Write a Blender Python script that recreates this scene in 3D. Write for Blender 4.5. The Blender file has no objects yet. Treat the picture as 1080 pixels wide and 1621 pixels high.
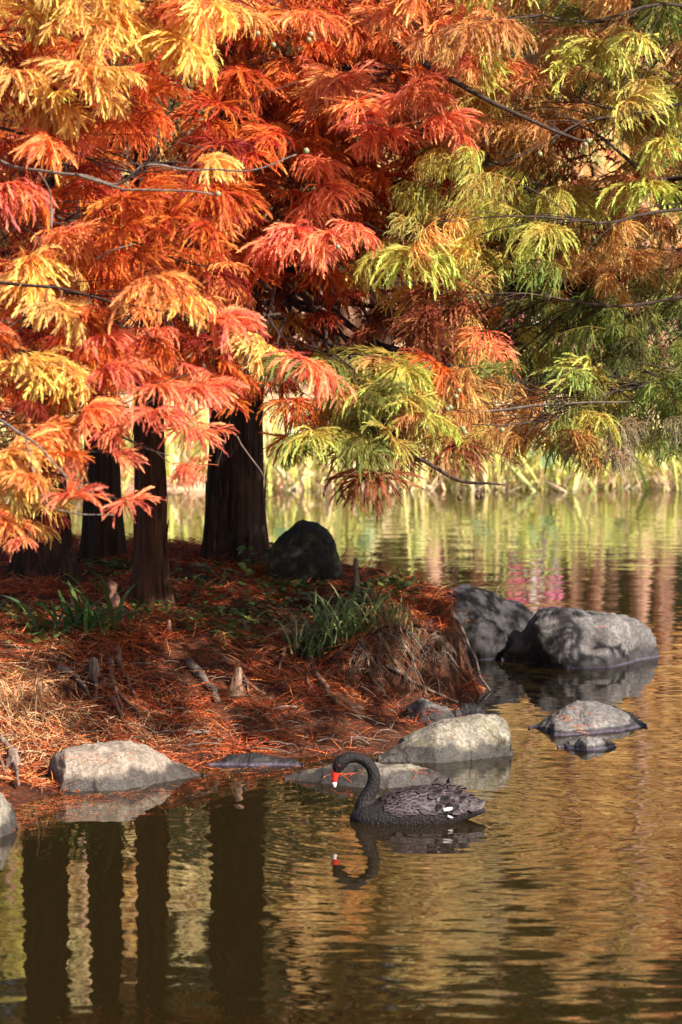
import bpy, math, random
import numpy as np
from mathutils import Vector, Matrix, noise, Euler

random.seed(7)
RNG = np.random.default_rng(7)
scene = bpy.context.scene
COL = scene.collection

# ------------------------------------------------------------------ camera, world, sun, exposure
F = 4597.0                 # focal length in photograph pixels (photograph 1080 wide)
CAM_H = 3.2                # eye height above the pond
TH = math.atan((810 - 447) / F)
CT, ST = math.cos(TH), math.sin(TH)
cam_data = bpy.data.cameras.new('camera')
cam = bpy.data.objects.new('camera', cam_data)
COL.objects.link(cam)
cam.location = (0, 0, CAM_H)
cam.rotation_euler = (math.pi / 2 - TH, 0, 0)
cam_data.sensor_fit = 'HORIZONTAL'
cam_data.sensor_width = 24.0
cam_data.lens = F / 1080 * 24.0
cam_data.clip_end = 2000
cam_data.dof.use_dof = True
cam_data.dof.focus_distance = 19.6
cam_data.dof.aperture_fstop = 3.0
scene.camera = cam

SUN = Vector((0.60, -0.56, 0.60)).normalized()       # direction towards the sun
elev = math.asin(SUN.z)
world = bpy.data.worlds.new('World')
scene.world = world
world.use_nodes = True
wn = world.node_tree.nodes
sky = wn.new('ShaderNodeTexSky')
sky.sky_type = 'NISHITA'
sky.sun_disc = False
sky.sun_elevation = elev
sky.sun_rotation = math.atan2(SUN.x, SUN.y)
sky.air_density = 1.0
sky.dust_density = 2.5
bg = wn['Background']
bg.inputs['Strength'].default_value = 0.072
world.node_tree.links.new(sky.outputs[0], bg.inputs[0])
sun_data = bpy.data.lights.new('sun', 'SUN')
sun_data.energy = 5.0
sun_data.angle = math.radians(0.5)
sun_data.color = (1.0, 0.90, 0.76)
sun = bpy.data.objects.new('sun', sun_data)
COL.objects.link(sun)
sun.rotation_euler = SUN.to_track_quat('Z', 'Y').to_euler()
scene.view_settings.view_transform = 'Standard'
scene.view_settings.look = 'None'
scene.view_settings.exposure = 1.22
scene.view_settings.gamma = 1.0
scene.view_settings.use_curve_mapping = False
scene.cycles.use_denoising = True
scene.cycles.max_bounces = 8
scene.cycles.transmission_bounces = 4
scene.cycles.sample_clamp_indirect = 6.0


def P(px, py, d):
    """point of the place that the photograph shows at (px, py), at distance d (metres along y)"""
    u, v = (px - 540) / F, -(py - 810) / F
    y = v * ST + CT
    z = v * CT - ST
    k = d / y
    return Vector((u * k, d, CAM_H + z * k))


def W(px, py, z=0.0):
    """point at height z"""
    u, v = (px - 540) / F, -(py - 810) / F
    y = v * ST + CT
    zz = v * CT - ST
    k = (z - CAM_H) / zz
    return Vector((u * k, y * k, z))


def S(d):
    return F / d


# ------------------------------------------------------------------ helpers
def tag(o, label=None, cat=None, group=None, kind=None):
    if label: o['label'] = label
    if cat: o['category'] = cat
    if group: o['group'] = group
    if kind: o['kind'] = kind
    return o


def empty(name, loc, label=None, cat=None, group=None, rz=0.0):
    o = bpy.data.objects.new(name, None)
    o.empty_display_size = 0.1
    o.location = loc
    o.rotation_euler = (0, 0, rz)
    COL.objects.link(o)
    return tag(o, label, cat, group)


def link(name, me, parent=None, world_space=True):
    """link mesh data as an object; vertices are in world space unless told otherwise"""
    o = bpy.data.objects.new(name, me)
    COL.objects.link(o)
    if parent is not None:
        o.parent = parent
        if world_space:
            m = Matrix.Identity(4)
            chain = []
            p = parent
            while p is not None:
                chain.append(p.matrix_basis.copy())
                p = p.parent
            for b in reversed(chain):
                m = m @ b
            o.matrix_basis = m.inverted()
    return o


def mesh_np(name, verts, faces, mat=None, smooth=False, attrs=None):
    """mesh from numpy arrays; faces is a list of (n,k) index arrays"""
    me = bpy.data.meshes.new(name)
    verts = np.asarray(verts, dtype=np.float32).reshape(-1, 3)
    if isinstance(faces, np.ndarray): faces = [faces]
    faces = [np.asarray(f, dtype=np.int32) for f in faces if len(f)]
    loops = np.concatenate([f.ravel() for f in faces])
    sizes = np.concatenate([np.full(len(f), f.shape[1], dtype=np.int32) for f in faces])
    starts = np.concatenate([[0], np.cumsum(sizes)[:-1]]).astype(np.int32)
    me.vertices.add(len(verts)); me.vertices.foreach_set('co', verts.ravel())
    me.loops.add(len(loops)); me.loops.foreach_set('vertex_index', loops)
    me.polygons.add(len(sizes)); me.polygons.foreach_set('loop_start', starts)
    if smooth:
        me.polygons.foreach_set('use_smooth', np.ones(len(sizes), dtype=bool))
    for k, a in (attrs or {}).items():
        a = np.asarray(a, dtype=np.float32)
        if a.ndim == 1:
            at = me.attributes.new(k, 'FLOAT', 'POINT'); at.data.foreach_set('value', a)
        else:
            if a.shape[1] == 3: a = np.concatenate([a, np.ones((len(a), 1), np.float32)], 1)
            at = me.attributes.new(k, 'FLOAT_COLOR', 'POINT'); at.data.foreach_set('color', a.ravel())
    me.update(calc_edges=True)
    me.validate()
    if mat: me.materials.append(mat)
    return me


def grid_faces(nu, nv, wrap_v=False):
    """quad indices of a nu x nv vertex grid"""
    i = np.arange(nu - 1)[:, None]
    j = np.arange(nv if wrap_v else nv - 1)[None, :]
    j2 = (j + 1) % nv
    a = i * nv + j; b = i * nv + j2; c = (i + 1) * nv + j2; d = (i + 1) * nv + j
    return np.stack([a, b, c, d], -1).reshape(-1, 4)


def tube_arrays(pts, radii, n=8, cap=True, twist_noise=0.0):
    pts = np.asarray([tuple(p) for p in pts], dtype=float)
    k = len(pts)
    radii = np.broadcast_to(np.asarray(radii, dtype=float), (k,))
    tan = np.gradient(pts, axis=0)
    tan /= np.linalg.norm(tan, axis=1)[:, None] + 1e-9
    ref = np.array([0.31, 0.12, 0.94]) if abs(tan[0] @ np.array([0.31, 0.12, 0.94])) < 0.9 else np.array([0.9, 0.3, 0.1])
    u = np.zeros_like(pts)
    for i in range(k):
        r = ref - tan[i] * (ref @ tan[i])
        u[i] = r / (np.linalg.norm(r) + 1e-9)
        ref = u[i]
    w = np.cross(tan, u)
    a = np.linspace(0, 2 * math.pi, n, endpoint=False)
    rr = radii[:, None] * (1 + (RNG.normal(0, twist_noise, (k, n)) if twist_noise else 0))
    v = pts[:, None, :] + rr[..., None] * (np.cos(a)[None, :, None] * u[:, None, :] + np.sin(a)[None, :, None] * w[:, None, :])
    v = v.reshape(-1, 3)
    f = [grid_faces(k, n, True)]
    if cap:
        v = np.vstack([v, pts[0], pts[-1]])
        i0, i1 = k * n, k * n + 1
        j = np.arange(n); j2 = (j + 1) % n
        f.append(np.stack([np.full(n, i0), j2, j], -1))
        f.append(np.stack([np.full(n, i1), (k - 1) * n + j, (k - 1) * n + j2], -1))
    return v, f


class MB:
    """collects pieces into one mesh"""
    def __init__(s):
        s.v = []; s.f3 = []; s.f4 = []; s.n = 0; s.a = {}
    def add(s, v, f, **attrs):
        if isinstance(f, np.ndarray): f = [f]
        for q in f:
            if len(q) == 0: continue
            (s.f3 if q.shape[1] == 3 else s.f4).append(q + s.n)
        s.v.append(np.asarray(v, dtype=float)); s.n += len(v)
        for k, val in attrs.items():
            val = np.asarray(val, dtype=float)
            if val.ndim == 0: val = np.full(len(v), float(val))
            elif val.ndim == 1 and len(val) == 3 and len(v) != 3: val = np.tile(val, (len(v), 1))
            s.a.setdefault(k, []).append(val)
    def tube(s, pts, radii, n=6, **kw):
        v, f = tube_arrays(pts, radii, n)
        s.add(v, f, **kw)
    def mesh(s, name, mat, smooth=False):
        f = []
        if s.f3: f.append(np.concatenate(s.f3))
        if s.f4: f.append(np.concatenate(s.f4))
        return mesh_np(name, np.concatenate(s.v), f, mat, smooth, {k: np.concatenate(v) for k, v in s.a.items()})


def bez(p0, p1, p2, n=12):
    t = np.linspace(0, 1, n)[:, None]
    p0, p1, p2 = (np.array(tuple(p), dtype=float) for p in (p0, p1, p2))
    return (1 - t) ** 2 * p0 + 2 * t * (1 - t) * p1 + t * t * p2


def wobble(pts, amp, scale=2.0, seed=0.0):
    pts = np.array(pts, dtype=float)
    n = len(pts)
    for i, p in enumerate(pts):
        k = min(1.0, i / 2.0)
        q = noise.noise_vector(Vector(p) * scale + Vector((seed, seed * 1.7, -seed)))
        pts[i] = p + np.array(q) * amp * k
    return pts


def smooth(x):
    x = np.clip(x, 0, 1)
    return x * x * (3 - 2 * x)


def fbm(p, h=0.6, o=5):
    return noise.fractal(p, h, 2.1, o)


# ------------------------------------------------------------------ materials
def new_mat(name):
    m = bpy.data.materials.new(name)
    m.use_nodes = True
    nt = m.node_tree
    b = nt.nodes['Principled BSDF']
    return m, nt, b


def N(nt, typ, **kw):
    n = nt.nodes.new(typ)
    for k, v in kw.items():
        if k.startswith('i_'):
            key = k[2:]
            n.inputs[int(key) if key.isdigit() else key.replace('_', ' ')].default_value = v
        else:
            setattr(n, k, v)
    return n


def ramp(nt, fac, stops):
    r = nt.nodes.new('ShaderNodeValToRGB')
    e = r.color_ramp.elements
    while len(e) < len(stops): e.new(0.5)
    for el, (p, c) in zip(e, stops):
        el.position = p
        el.color = (*c, 1) if len(c) == 3 else c
    nt.links.new(fac, r.inputs[0])
    return r


def mixc(nt, fac, a, b, blend='MIX'):
    m = nt.nodes.new('ShaderNodeMix'); m.data_type = 'RGBA'; m.blend_type = blend
    for sock, val in ((m.inputs[0], fac), (m.inputs[6], a), (m.inputs[7], b)):
        if hasattr(val, 'is_output'): nt.links.new(val, sock)
        elif isinstance(val, (int, float)): sock.default_value = val
        else: sock.default_value = (*val, 1) if len(val) == 3 else val
    return m.outputs[2]


def mathn(nt, op, a, b=None, c=None, clamp=False):
    m = nt.nodes.new('ShaderNodeMath'); m.operation = op; m.use_clamp = clamp
    for i, val in enumerate((a, b, c)):
        if val is None: continue
        if hasattr(val, 'is_output'): nt.links.new(val, m.inputs[i])
        else: m.inputs[i].default_value = val
    return m.outputs[0]


def leaf_mat(name, source, transl=0.42, rough=0.55, tone_amt=0.5, tip=None):
    """foliage: colour from the object ('object') or from a per-vertex leaf colour; light passes through"""
    m, nt, b = new_mat(name)
    if source == 'object':
        c = N(nt, 'ShaderNodeObjectInfo').outputs['Color']
        t = N(nt, 'ShaderNodeAttribute', attribute_name='tone').outputs['Fac']
        hsv = N(nt, 'ShaderNodeHueSaturation')
        nt.links.new(c, hsv.inputs['Color'])
        nt.links.new(mathn(nt, 'MULTIPLY_ADD', t, 0.055, 0.4705), hsv.inputs['Hue'])
        nt.links.new(mathn(nt, 'MULTIPLY_ADD', t, tone_amt, 1 - tone_amt / 2), hsv.inputs['Value'])
        c = hsv.outputs[0]
        if tip is not None:
            a = N(nt, 'ShaderNodeAttribute', attribute_name='along').outputs['Fac']
            warm = mixc(nt, 1.0, c, tip, 'MULTIPLY')
            c = mixc(nt, mathn(nt, 'SUBTRACT', 1.0, a, clamp=True), c, warm)
    else:
        c = N(nt, 'ShaderNodeAttribute', attribute_name='col').outputs['Color']
    nt.links.new(c, b.inputs['Base Color'])
    b.inputs['Roughness'].default_value = rough
    b.inputs['Specular IOR Level'].default_value = 0.25
    tr = N(nt, 'ShaderNodeBsdfTranslucent')
    nt.links.new(c, tr.inputs['Color'])
    mx = N(nt, 'ShaderNodeMixShader')
    mx.inputs[0].default_value = transl
    nt.links.new(b.outputs[0], mx.inputs[1]); nt.links.new(tr.outputs[0], mx.inputs[2])
    nt.links.new(mx.outputs[0], nt.nodes['Material Output'].inputs[0])
    return m


M = {}
M['needles'] = leaf_mat('needle_foliage', 'object', 0.46, tip=(0.92, 0.58, 0.46))
M['needles_far'] = leaf_mat('far_needle_foliage', 'object', 0.46, tone_amt=0.8)
M['needles_col'] = leaf_mat('needle_foliage_inner', 'col', 0.40)
M['leaf'] = leaf_mat('plant_leaf', 'object', 0.3, 0.4, 0.35)
M['leaf_col'] = leaf_mat('ground_leaf', 'col', 0.25, 0.5)
M['litter'] = leaf_mat('fallen_needles', 'col', 0.08, 0.7)


def bark_mat(name, dark, light, scale=1.0):
    m, nt, b = new_mat(name)
    tc = N(nt, 'ShaderNodeTexCoord')
    mp = N(nt, 'ShaderNodeMapping'); mp.inputs['Scale'].default_value = (26 * scale, 26 * scale, 2.2 * scale)
    nt.links.new(tc.outputs['Object'], mp.inputs[0])
    n1 = N(nt, 'ShaderNodeTexNoise', i_Scale=1.0, i_Detail=6.0, i_Roughness=0.65)
    nt.links.new(mp.outputs[0], n1.inputs['Vector'])
    n2 = N(nt, 'ShaderNodeTexNoise', i_Scale=3.0, i_Detail=3.0)
    nt.links.new(tc.outputs['Object'], n2.inputs['Vector'])
    r = ramp(nt, n1.outputs[0], [(0.34, tuple(0.35 * x for x in dark)), (0.5, dark), (0.68, light)])
    c = mixc(nt, mathn(nt, 'MULTIPLY', n2.outputs[0], 0.55), r.outputs[0], tuple(0.5 * (x + y) for x, y in zip(dark, light)))
    nt.links.new(c, b.inputs['Base Color'])
    b.inputs['Roughness'].default_value = 0.9
    b.inputs['Specular IOR Level'].default_value = 0.15
    bp = N(nt, 'ShaderNodeBump', i_Strength=0.8, i_Distance=0.012)
    nt.links.new(n1.outputs[0], bp.inputs['Height']); nt.links.new(bp.outputs[0], b.inputs['Normal'])
    return m


M['bark'] = bark_mat('cypress_bark', (0.035, 0.022, 0.017), (0.085, 0.05, 0.038))
M['bark_red'] = bark_mat('red_cypress_bark', (0.06, 0.028, 0.019), (0.15, 0.075, 0.048))
M['bark_far'] = bark_mat('far_trunk_bark', (0.22, 0.12, 0.085), (0.60, 0.38, 0.28), 0.25)
M['branch'] = bark_mat('branch_bark', (0.045, 0.03, 0.025), (0.10, 0.072, 0.06), 2.0)
M['branch_pale'] = bark_mat('pale_twig', (0.13, 0.10, 0.085), (0.26, 0.215, 0.19), 2.0)
M['root'] = bark_mat('root_wood', (0.17, 0.095, 0.065), (0.36, 0.23, 0.165), 1.5)
M['root_grey'] = bark_mat('grey_root_wood', (0.13, 0.095, 0.08), (0.28, 0.22, 0.185), 1.5)
M['root_dark'] = bark_mat('dark_rootlets', (0.08, 0.055, 0.045), (0.20, 0.15, 0.125), 2.0)
M['knee'] = bark_mat('knee_bark', (0.33, 0.16, 0.11), (0.52, 0.30, 0.22), 1.6)
M['knee_dark'] = bark_mat('dark_knee_bark', (0.14, 0.09, 0.075), (0.30, 0.20, 0.165), 1.6)


def rock_mat(name, base, light, wet_h, moss=0.0, pits=0.5, line=0.0):
    """stone with pits, lichen and a wet band with a crisp edge along the waterline"""
    m, nt, b = new_mat(name)
    geo = N(nt, 'ShaderNodeNewGeometry')
    n1 = N(nt, 'ShaderNodeTexNoise', i_Scale=3.5, i_Detail=8.0, i_Roughness=0.62)
    n2 = N(nt, 'ShaderNodeTexNoise', i_Scale=38.0, i_Detail=5.0, i_Roughness=0.7)
    n3 = N(nt, 'ShaderNodeTexNoise', i_Scale=9.0, i_Detail=4.0)
    vo = N(nt, 'ShaderNodeTexVoronoi', i_Scale=55.0)
    for n in (n1, n2, n3, vo): nt.links.new(geo.outputs['Position'], n.inputs['Vector'])
    c = ramp(nt, n1.outputs[0], [(0.3, base), (0.7, light)]).outputs[0]
    c = mixc(nt, mathn(nt, 'MULTIPLY', ramp(nt, n2.outputs[0], [(0.42, (1, 1, 1)), (0.56, (0, 0, 0))]).outputs[0], 0.55), c, tuple(0.42 * x for x in base))
    pit = ramp(nt, vo.outputs['Distance'], [(0.12, (1, 1, 1)), (0.25, (0, 0, 0))]).outputs[0]
    c = mixc(nt, mathn(nt, 'MULTIPLY', pit, pits), c, tuple(0.25 * x for x in base))
    if moss > 0:
        mo = ramp(nt, n3.outputs[0], [(0.52, (0, 0, 0)), (0.66, (1, 1, 1))]).outputs[0]
        c = mixc(nt, mathn(nt, 'MULTIPLY', mo, moss), c, (0.10, 0.105, 0.035))
    wp = N(nt, 'ShaderNodeVectorMath', operation='MULTIPLY_ADD'); wp.inputs[1].default_value = (.35, .35, .35)
    nt.links.new(n1.outputs['Color'], wp.inputs[0]); nt.links.new(geo.outputs['Position'], wp.inputs[2])
    ck = N(nt, 'ShaderNodeTexVoronoi', i_Scale=2.6, feature='DISTANCE_TO_EDGE'); nt.links.new(wp.outputs[0], ck.inputs['Vector'])
    crack = ramp(nt, ck.outputs['Distance'], [(0.006, (1, 1, 1)), (0.03, (0, 0, 0))]).outputs[0]
    crack = mathn(nt, 'MULTIPLY', crack, ramp(nt, n1.outputs[0], [(0.5, (0, 0, 0)), (0.6, (1, 1, 1))]).outputs[0])
    c = mixc(nt, mathn(nt, 'MULTIPLY', crack, 0.45), c, tuple(0.2 * x for x in base))
    n5 = N(nt, 'ShaderNodeTexNoise', i_Scale=6.0, i_Detail=9.0, i_Roughness=0.75); nt.links.new(geo.outputs['Position'], n5.inputs['Vector'])
    lich = ramp(nt, n5.outputs[0], [(0.56, (0, 0, 0)), (0.63, (1, 1, 1))]).outputs[0]
    c = mixc(nt, mathn(nt, 'MULTIPLY', lich, 0.5), c, tuple(min(.6, 1.5 * x) for x in light))
    stain = ramp(nt, n5.outputs[0], [(0.34, (1, 1, 1)), (0.45, (0, 0, 0))]).outputs[0]
    c = mixc(nt, mathn(nt, 'MULTIPLY', stain, 0.55), c, tuple(0.4 * x for x in base))
    sep = N(nt, 'ShaderNodeSeparateXYZ'); nt.links.new(geo.outputs['Position'], sep.inputs[0])
    n4 = N(nt, 'ShaderNodeTexNoise', i_Scale=4.5, i_Detail=5.0); nt.links.new(geo.outputs['Position'], n4.inputs['Vector'])
    zz = mathn(nt, 'ADD', sep.outputs[2], mathn(nt, 'MULTIPLY', mathn(nt, 'SUBTRACT', n4.outputs[0], 0.5), wet_h * 2.4))
    wet = ramp(nt, mathn(nt, 'DIVIDE', zz, max(wet_h, 1e-3) * 2), [(0.36, (1, 1, 1)), (0.60, (0, 0, 0))]).outputs[0]
    c = mixc(nt, mathn(nt, 'MULTIPLY', wet, 0.86 if wet_h > 0 else 0.0), c, (0.018, 0.016, 0.018))
    # pale violet mineral line right at the water
    ln = ramp(nt, sep.outputs[2], [(0.006, (1, 1, 1)), (0.020, (0, 0, 0))]).outputs[0]
    c = mixc(nt, mathn(nt, 'MULTIPLY', mathn(nt, 'MULTIPLY', ln, n2.outputs[0]), line), c, (0.17, 0.13, 0.24))
    nt.links.new(c, b.inputs['Base Color'])
    nt.links.new(mathn(nt, 'MULTIPLY_ADD', wet, -0.4, 0.88), b.inputs['Roughness'])
    b.inputs['Specular IOR Level'].default_value = 0.3
    h = mathn(nt, 'MULTIPLY_ADD', crack, -1.2, mathn(nt, 'MULTIPLY_ADD', pit, -0.5, n2.outputs[0]))
    bp = N(nt, 'ShaderNodeBump', i_Strength=0.75, i_Distance=0.014)
    nt.links.new(h, bp.inputs['Height']); nt.links.new(bp.outputs[0], b.inputs['Normal'])
    return m


M['rock_dark'] = rock_mat('dark_basalt', (0.034, 0.031, 0.034), (0.075, 0.069, 0.074), 0.07, 0, .5, .6)
M['rock_grey'] = rock_mat('pitted_grey_basalt', (0.075, 0.07, 0.072), (0.20, 0.185, 0.185), 0.12, 0, .6, .6)
M['rock_awash'] = rock_mat('awash_grey_stone', (0.10, 0.094, 0.096), (0.22, 0.205, 0.205), 0.03, 0, .6, .5)
M['rock_warm'] = rock_mat('warm_grey_stone', (0.20, 0.168, 0.142), (0.38, 0.31, 0.26), 0.105, 0.0, 0.35)
M['rock_pale'] = rock_mat('pale_mossy_stone', (0.11, 0.10, 0.085), (0.38, 0.34, 0.285), 0.10, 0.45, 0.35)
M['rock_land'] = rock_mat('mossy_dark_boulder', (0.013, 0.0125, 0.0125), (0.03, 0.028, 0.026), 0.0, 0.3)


def soil_mat(name, stops, scale=2.0, bump=0.03):
    m, nt, b = new_mat(name)
    geo = N(nt, 'ShaderNodeNewGeometry')
    n1 = N(nt, 'ShaderNodeTexNoise', i_Scale=scale, i_Detail=9.0, i_Roughness=0.7)
    n2 = N(nt, 'ShaderNodeTexNoise', i_Scale=scale * 14, i_Detail=5.0, i_Roughness=0.7)
    for n in (n1, n2): nt.links.new(geo.outputs['Position'], n.inputs['Vector'])
    c = ramp(nt, mathn(nt, 'MULTIPLY_ADD', n2.outputs[0], 0.5, mathn(nt, 'MULTIPLY', n1.outputs[0], 0.5)), stops).outputs[0]
    nt.links.new(c, b.inputs['Base Color'])
    b.inputs['Roughness'].default_value = 0.95
    b.inputs['Specular IOR Level'].default_value = 0.1
    bp = N(nt, 'ShaderNodeBump', i_Strength=0.9, i_Distance=bump)
    nt.links.new(n2.outputs[0], bp.inputs['Height']); nt.links.new(bp.outputs[0], b.inputs['Normal'])
    return m


M['soil'] = soil_mat('needle_strewn_soil', [(0.38, (0.02, 0.012, 0.009)), (0.5, (0.075, 0.028, 0.016)), (0.62, (0.17, 0.055, 0.024))])
M['bank'] = soil_mat('far_bank_earth', [(0.38, (0.36, 0.22, 0.13)), (0.5, (0.56, 0.37, 0.24)), (0.62, (0.68, 0.48, 0.32))], 0.8, 0.05)


def water_mat():
    m, nt, b = new_mat('pond_water')
    b.inputs['Base Color'].default_value = (0.014, 0.0095, 0.0032, 1)
    b.inputs['Roughness'].default_value = 0.015
    b.inputs['IOR'].default_value = 1.333
    geo = N(nt, 'ShaderNodeNewGeometry')

    def layer(scale, off, detail, rough=0.5):
        mp = N(nt, 'ShaderNodeMapping'); mp.inputs['Scale'].default_value = scale; mp.inputs['Location'].default_value = off
        nt.links.new(geo.outputs['Position'], mp.inputs[0])
        n = N(nt, 'ShaderNodeTexNoise', i_Scale=1.0, i_Detail=detail, i_Roughness=rough)
        nt.links.new(mp.outputs[0], n.inputs['Vector'])
        s = N(nt, 'ShaderNodeVectorMath', operation='SUBTRACT'); s.inputs[1].default_value = (0.5, 0.5, 0.5)
        nt.links.new(n.outputs['Color'], s.inputs[0])
        return s.outputs[0]

    def scaled(v, k):
        s = N(nt, 'ShaderNodeVectorMath', operation='SCALE')
        nt.links.new(v, s.inputs[0])
        if hasattr(k, 'is_output'): nt.links.new(k, s.inputs['Scale'])
        else: s.inputs['Scale'].default_value = k
        return s.outputs[0]

    def add(a, c):
        s = N(nt, 'ShaderNodeVectorMath', operation='ADD')
        nt.links.new(a, s.inputs[0]); nt.links.new(c, s.inputs[1])
        return s.outputs[0]
    sep = N(nt, 'ShaderNodeSeparateXYZ'); nt.links.new(geo.outputs['Position'], sep.inputs[0])
    # open water at the right is ruffled by the breeze, the lee of the island is calm
    open_ = N(nt, 'ShaderNodeMapRange', i_1=-0.7, i_2=0.9, i_3=0.22, i_4=1.0)
    nt.links.new(sep.outputs[0], open_.inputs[0])
    patch = N(nt, 'ShaderNodeTexNoise', i_Scale=0.55, i_Detail=2.0)
    nt.links.new(geo.outputs['Position'], patch.inputs['Vector'])
    pt = N(nt, 'ShaderNodeMapRange', i_1=0.35, i_2=0.62, i_3=0.35, i_4=1.15)
    nt.links.new(patch.outputs[0], pt.inputs[0])
    amt = mathn(nt, 'MULTIPLY', open_.outputs[0], pt.outputs[0])
    swell = scaled(layer((2.2, 4.5, 1), (3, 1, 0), 2.0), 0.028)
    rip = scaled(layer((2.4, 9.5, 1), (0, 7, 0), 1.0), mathn(nt, 'MULTIPLY', amt, 0.085))
    fine = scaled(layer((5.5, 24, 1), (5, 0, 0), 1.0), mathn(nt, 'MULTIPLY', amt, 0.030))
    v = add(add(swell, rip), fine)
    # ring ripples spreading from the swan
    c0 = W(690, 1297)
    dv = N(nt, 'ShaderNodeVectorMath', operation='SUBTRACT'); dv.inputs[1].default_value = tuple(c0)
    nt.links.new(geo.outputs['Position'], dv.inputs[0])
    ln = N(nt, 'ShaderNodeVectorMath', operation='LENGTH'); nt.links.new(dv.outputs[0], ln.inputs[0])
    nr = N(nt, 'ShaderNodeVectorMath', operation='NORMALIZE'); nt.links.new(dv.outputs[0], nr.inputs[0])
    wv = mathn(nt, 'SINE', mathn(nt, 'MULTIPLY', ln.outputs['Value'], 42.0))
    fall = N(nt, 'ShaderNodeMapRange', i_1=0.3, i_2=2.6, i_3=0.016, i_4=0.0); fall.clamp = True
    nt.links.new(ln.outputs['Value'], fall.inputs[0])
    v = add(v, scaled(nr.outputs[0], mathn(nt, 'MULTIPLY', wv, fall.outputs[0])))
    flat = N(nt, 'ShaderNodeVectorMath', operation='MULTIPLY'); flat.inputs[1].default_value = (1, 1, 0)
    nt.links.new(v, flat.inputs[0])
    up = N(nt, 'ShaderNodeVectorMath', operation='ADD'); up.inputs[1].default_value = (0, 0, 1)
    nt.links.new(flat.outputs[0], up.inputs[0])
    nn = N(nt, 'ShaderNodeVectorMath', operation='NORMALIZE'); nt.links.new(up.outputs[0], nn.inputs[0])
    nt.links.new(nn.outputs[0], b.inputs['Normal'])
    return m


M['water'] = water_mat()


def plain(name, col, rough=0.6, spec=0.3, var=0.25, scale=20):
    m, nt, b = new_mat(name)
    geo = N(nt, 'ShaderNodeTexCoord')
    n1 = N(nt, 'ShaderNodeTexNoise', i_Scale=scale, i_Detail=4.0)
    nt.links.new(geo.outputs['Object'], n1.inputs['Vector'])
    c = ramp(nt, n1.outputs[0], [(0.3, tuple(x * (1 - var) for x in col)), (0.7, tuple(min(1, x * (1 + var)) for x in col))])
    nt.links.new(c.outputs[0], b.inputs['Base Color'])
    b.inputs['Roughness'].default_value = rough
    b.inputs['Specular IOR Level'].default_value = spec
    return m

# ------------------------------------------------------------------ island height field
FRONT = [(-9, 15.2), (-5, 15.9), (-3.4, 16.7), (-2.05, 17.4), (-1.81, 18.0), (-1.36, 18.42), (-0.94, 18.75), (-0.84, 19.2), (-0.38, 19.4),
         (0.0, 19.5), (0.25, 19.55), (0.48, 19.9), (0.80, 20.9), (0.98, 21.9)]
BACK = [(0.98, 21.9), (1.10, 22.6), (1.08, 23.4), (0.95, 24.2), (0.78, 24.7), (0.5, 25.05), (0.0, 25.5), (-0.7, 26.4), (-2, 27.1), (-4, 27.7), (-9, 28.5)]
POLY = FRONT + BACK[1:]


def seg_dist(X, Y, pts):
    best = np.full(X.shape, 1e9)
    for (x0, y0), (x1, y1) in zip(pts[:-1], pts[1:]):
        dx, dy = x1 - x0, y1 - y0
        t = np.clip(((X - x0) * dx + (Y - y0) * dy) / (dx * dx + dy * dy), 0, 1)
        best = np.minimum(best, np.hypot(X - x0 - t * dx, Y - y0 - t * dy))
    return best


def inside(X, Y, poly):
    r = np.zeros(X.shape, dtype=bool)
    n = len(poly)
    for i in range(n):
        x0, y0 = poly[i]; x1, y1 = poly[(i + 1) % n]
        c = ((y0 > Y) != (y1 > Y)) & (X < (x1 - x0) * (Y - y0) / (y1 - y0 + 1e-12) + x0)
        r ^= c
    return r


_np_grid = RNG.random((64, 64))


def vnoise(X, Y, s):
    """cheap value noise"""
    x, y = X * s, Y * s
    i, j = np.floor(x).astype(int), np.floor(y).astype(int)
    fx, fy = x - i, y - j
    fx = fx * fx * (3 - 2 * fx); fy = fy * fy * (3 - 2 * fy)
    g = lambda a, b: _np_grid[a % 64, b % 64]
    return (g(i, j) * (1 - fx) + g(i + 1, j) * fx) * (1 - fy) + (g(i, j + 1) * (1 - fx) + g(i + 1, j + 1) * fx) * fy - 0.5


def ground_z(X, Y, rough=True):
    X = np.asarray(X, dtype=float); Y = np.asarray(Y, dtype=float)
    ins = inside(X, Y, POLY)
    sf = seg_dist(X, Y, FRONT); sb = seg_dist(X, Y, BACK)
    # a bank that climbs steeply from the water and levels out under the trees; at the right a low shelf lies before a cut face
    wob = 0.35 * vnoise(X, Y, 1.3) + 0.18 * vnoise(X, Y, 4.0)
    slope = 0.62 * (0.35 * smooth((sf + wob) / 2.3) + 0.65 * smooth((sf + wob - 0.25) / 1.75))
    fx = [p[0] for p in FRONT]; fy = [p[1] for p in FRONT]
    sr = Y - np.interp(X, fx, fy)
    off = 1.75 - 0.95 * smooth((X - 0.40) / 0.5)
    shelf = 0.15 * smooth(np.minimum(sf, sr) / 0.9) + 0.50 * smooth((sr + wob * 0.7 - off) / 0.30)
    kx = smooth((X + 0.35) / 0.75)
    up = slope * (1 - kx) + shelf * kx
    up = up + 0.17 * smooth((sf - 1.8) / 3.2) + 0.03 * smooth(sf / 0.2)
    z = np.minimum(up, 0.85 * smooth((sb + 0.10 * vnoise(X, Y, 5.0)) / 0.36) + 0.02)
    if rough:
        z = z + (vnoise(X, Y, 2.3) * 0.06 + vnoise(X, Y, 6.0) * 0.035 + vnoise(X, Y, 17.0) * 0.02) * smooth(np.minimum(sf, sb) / 0.3)
    out = -np.minimum(np.minimum(sf, sb) * 0.9, 0.6) - 0.0
    return np.where(ins, z, out)


def gz(x, y):
    return float(ground_z(np.array([x]), np.array([y]))[0])


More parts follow.
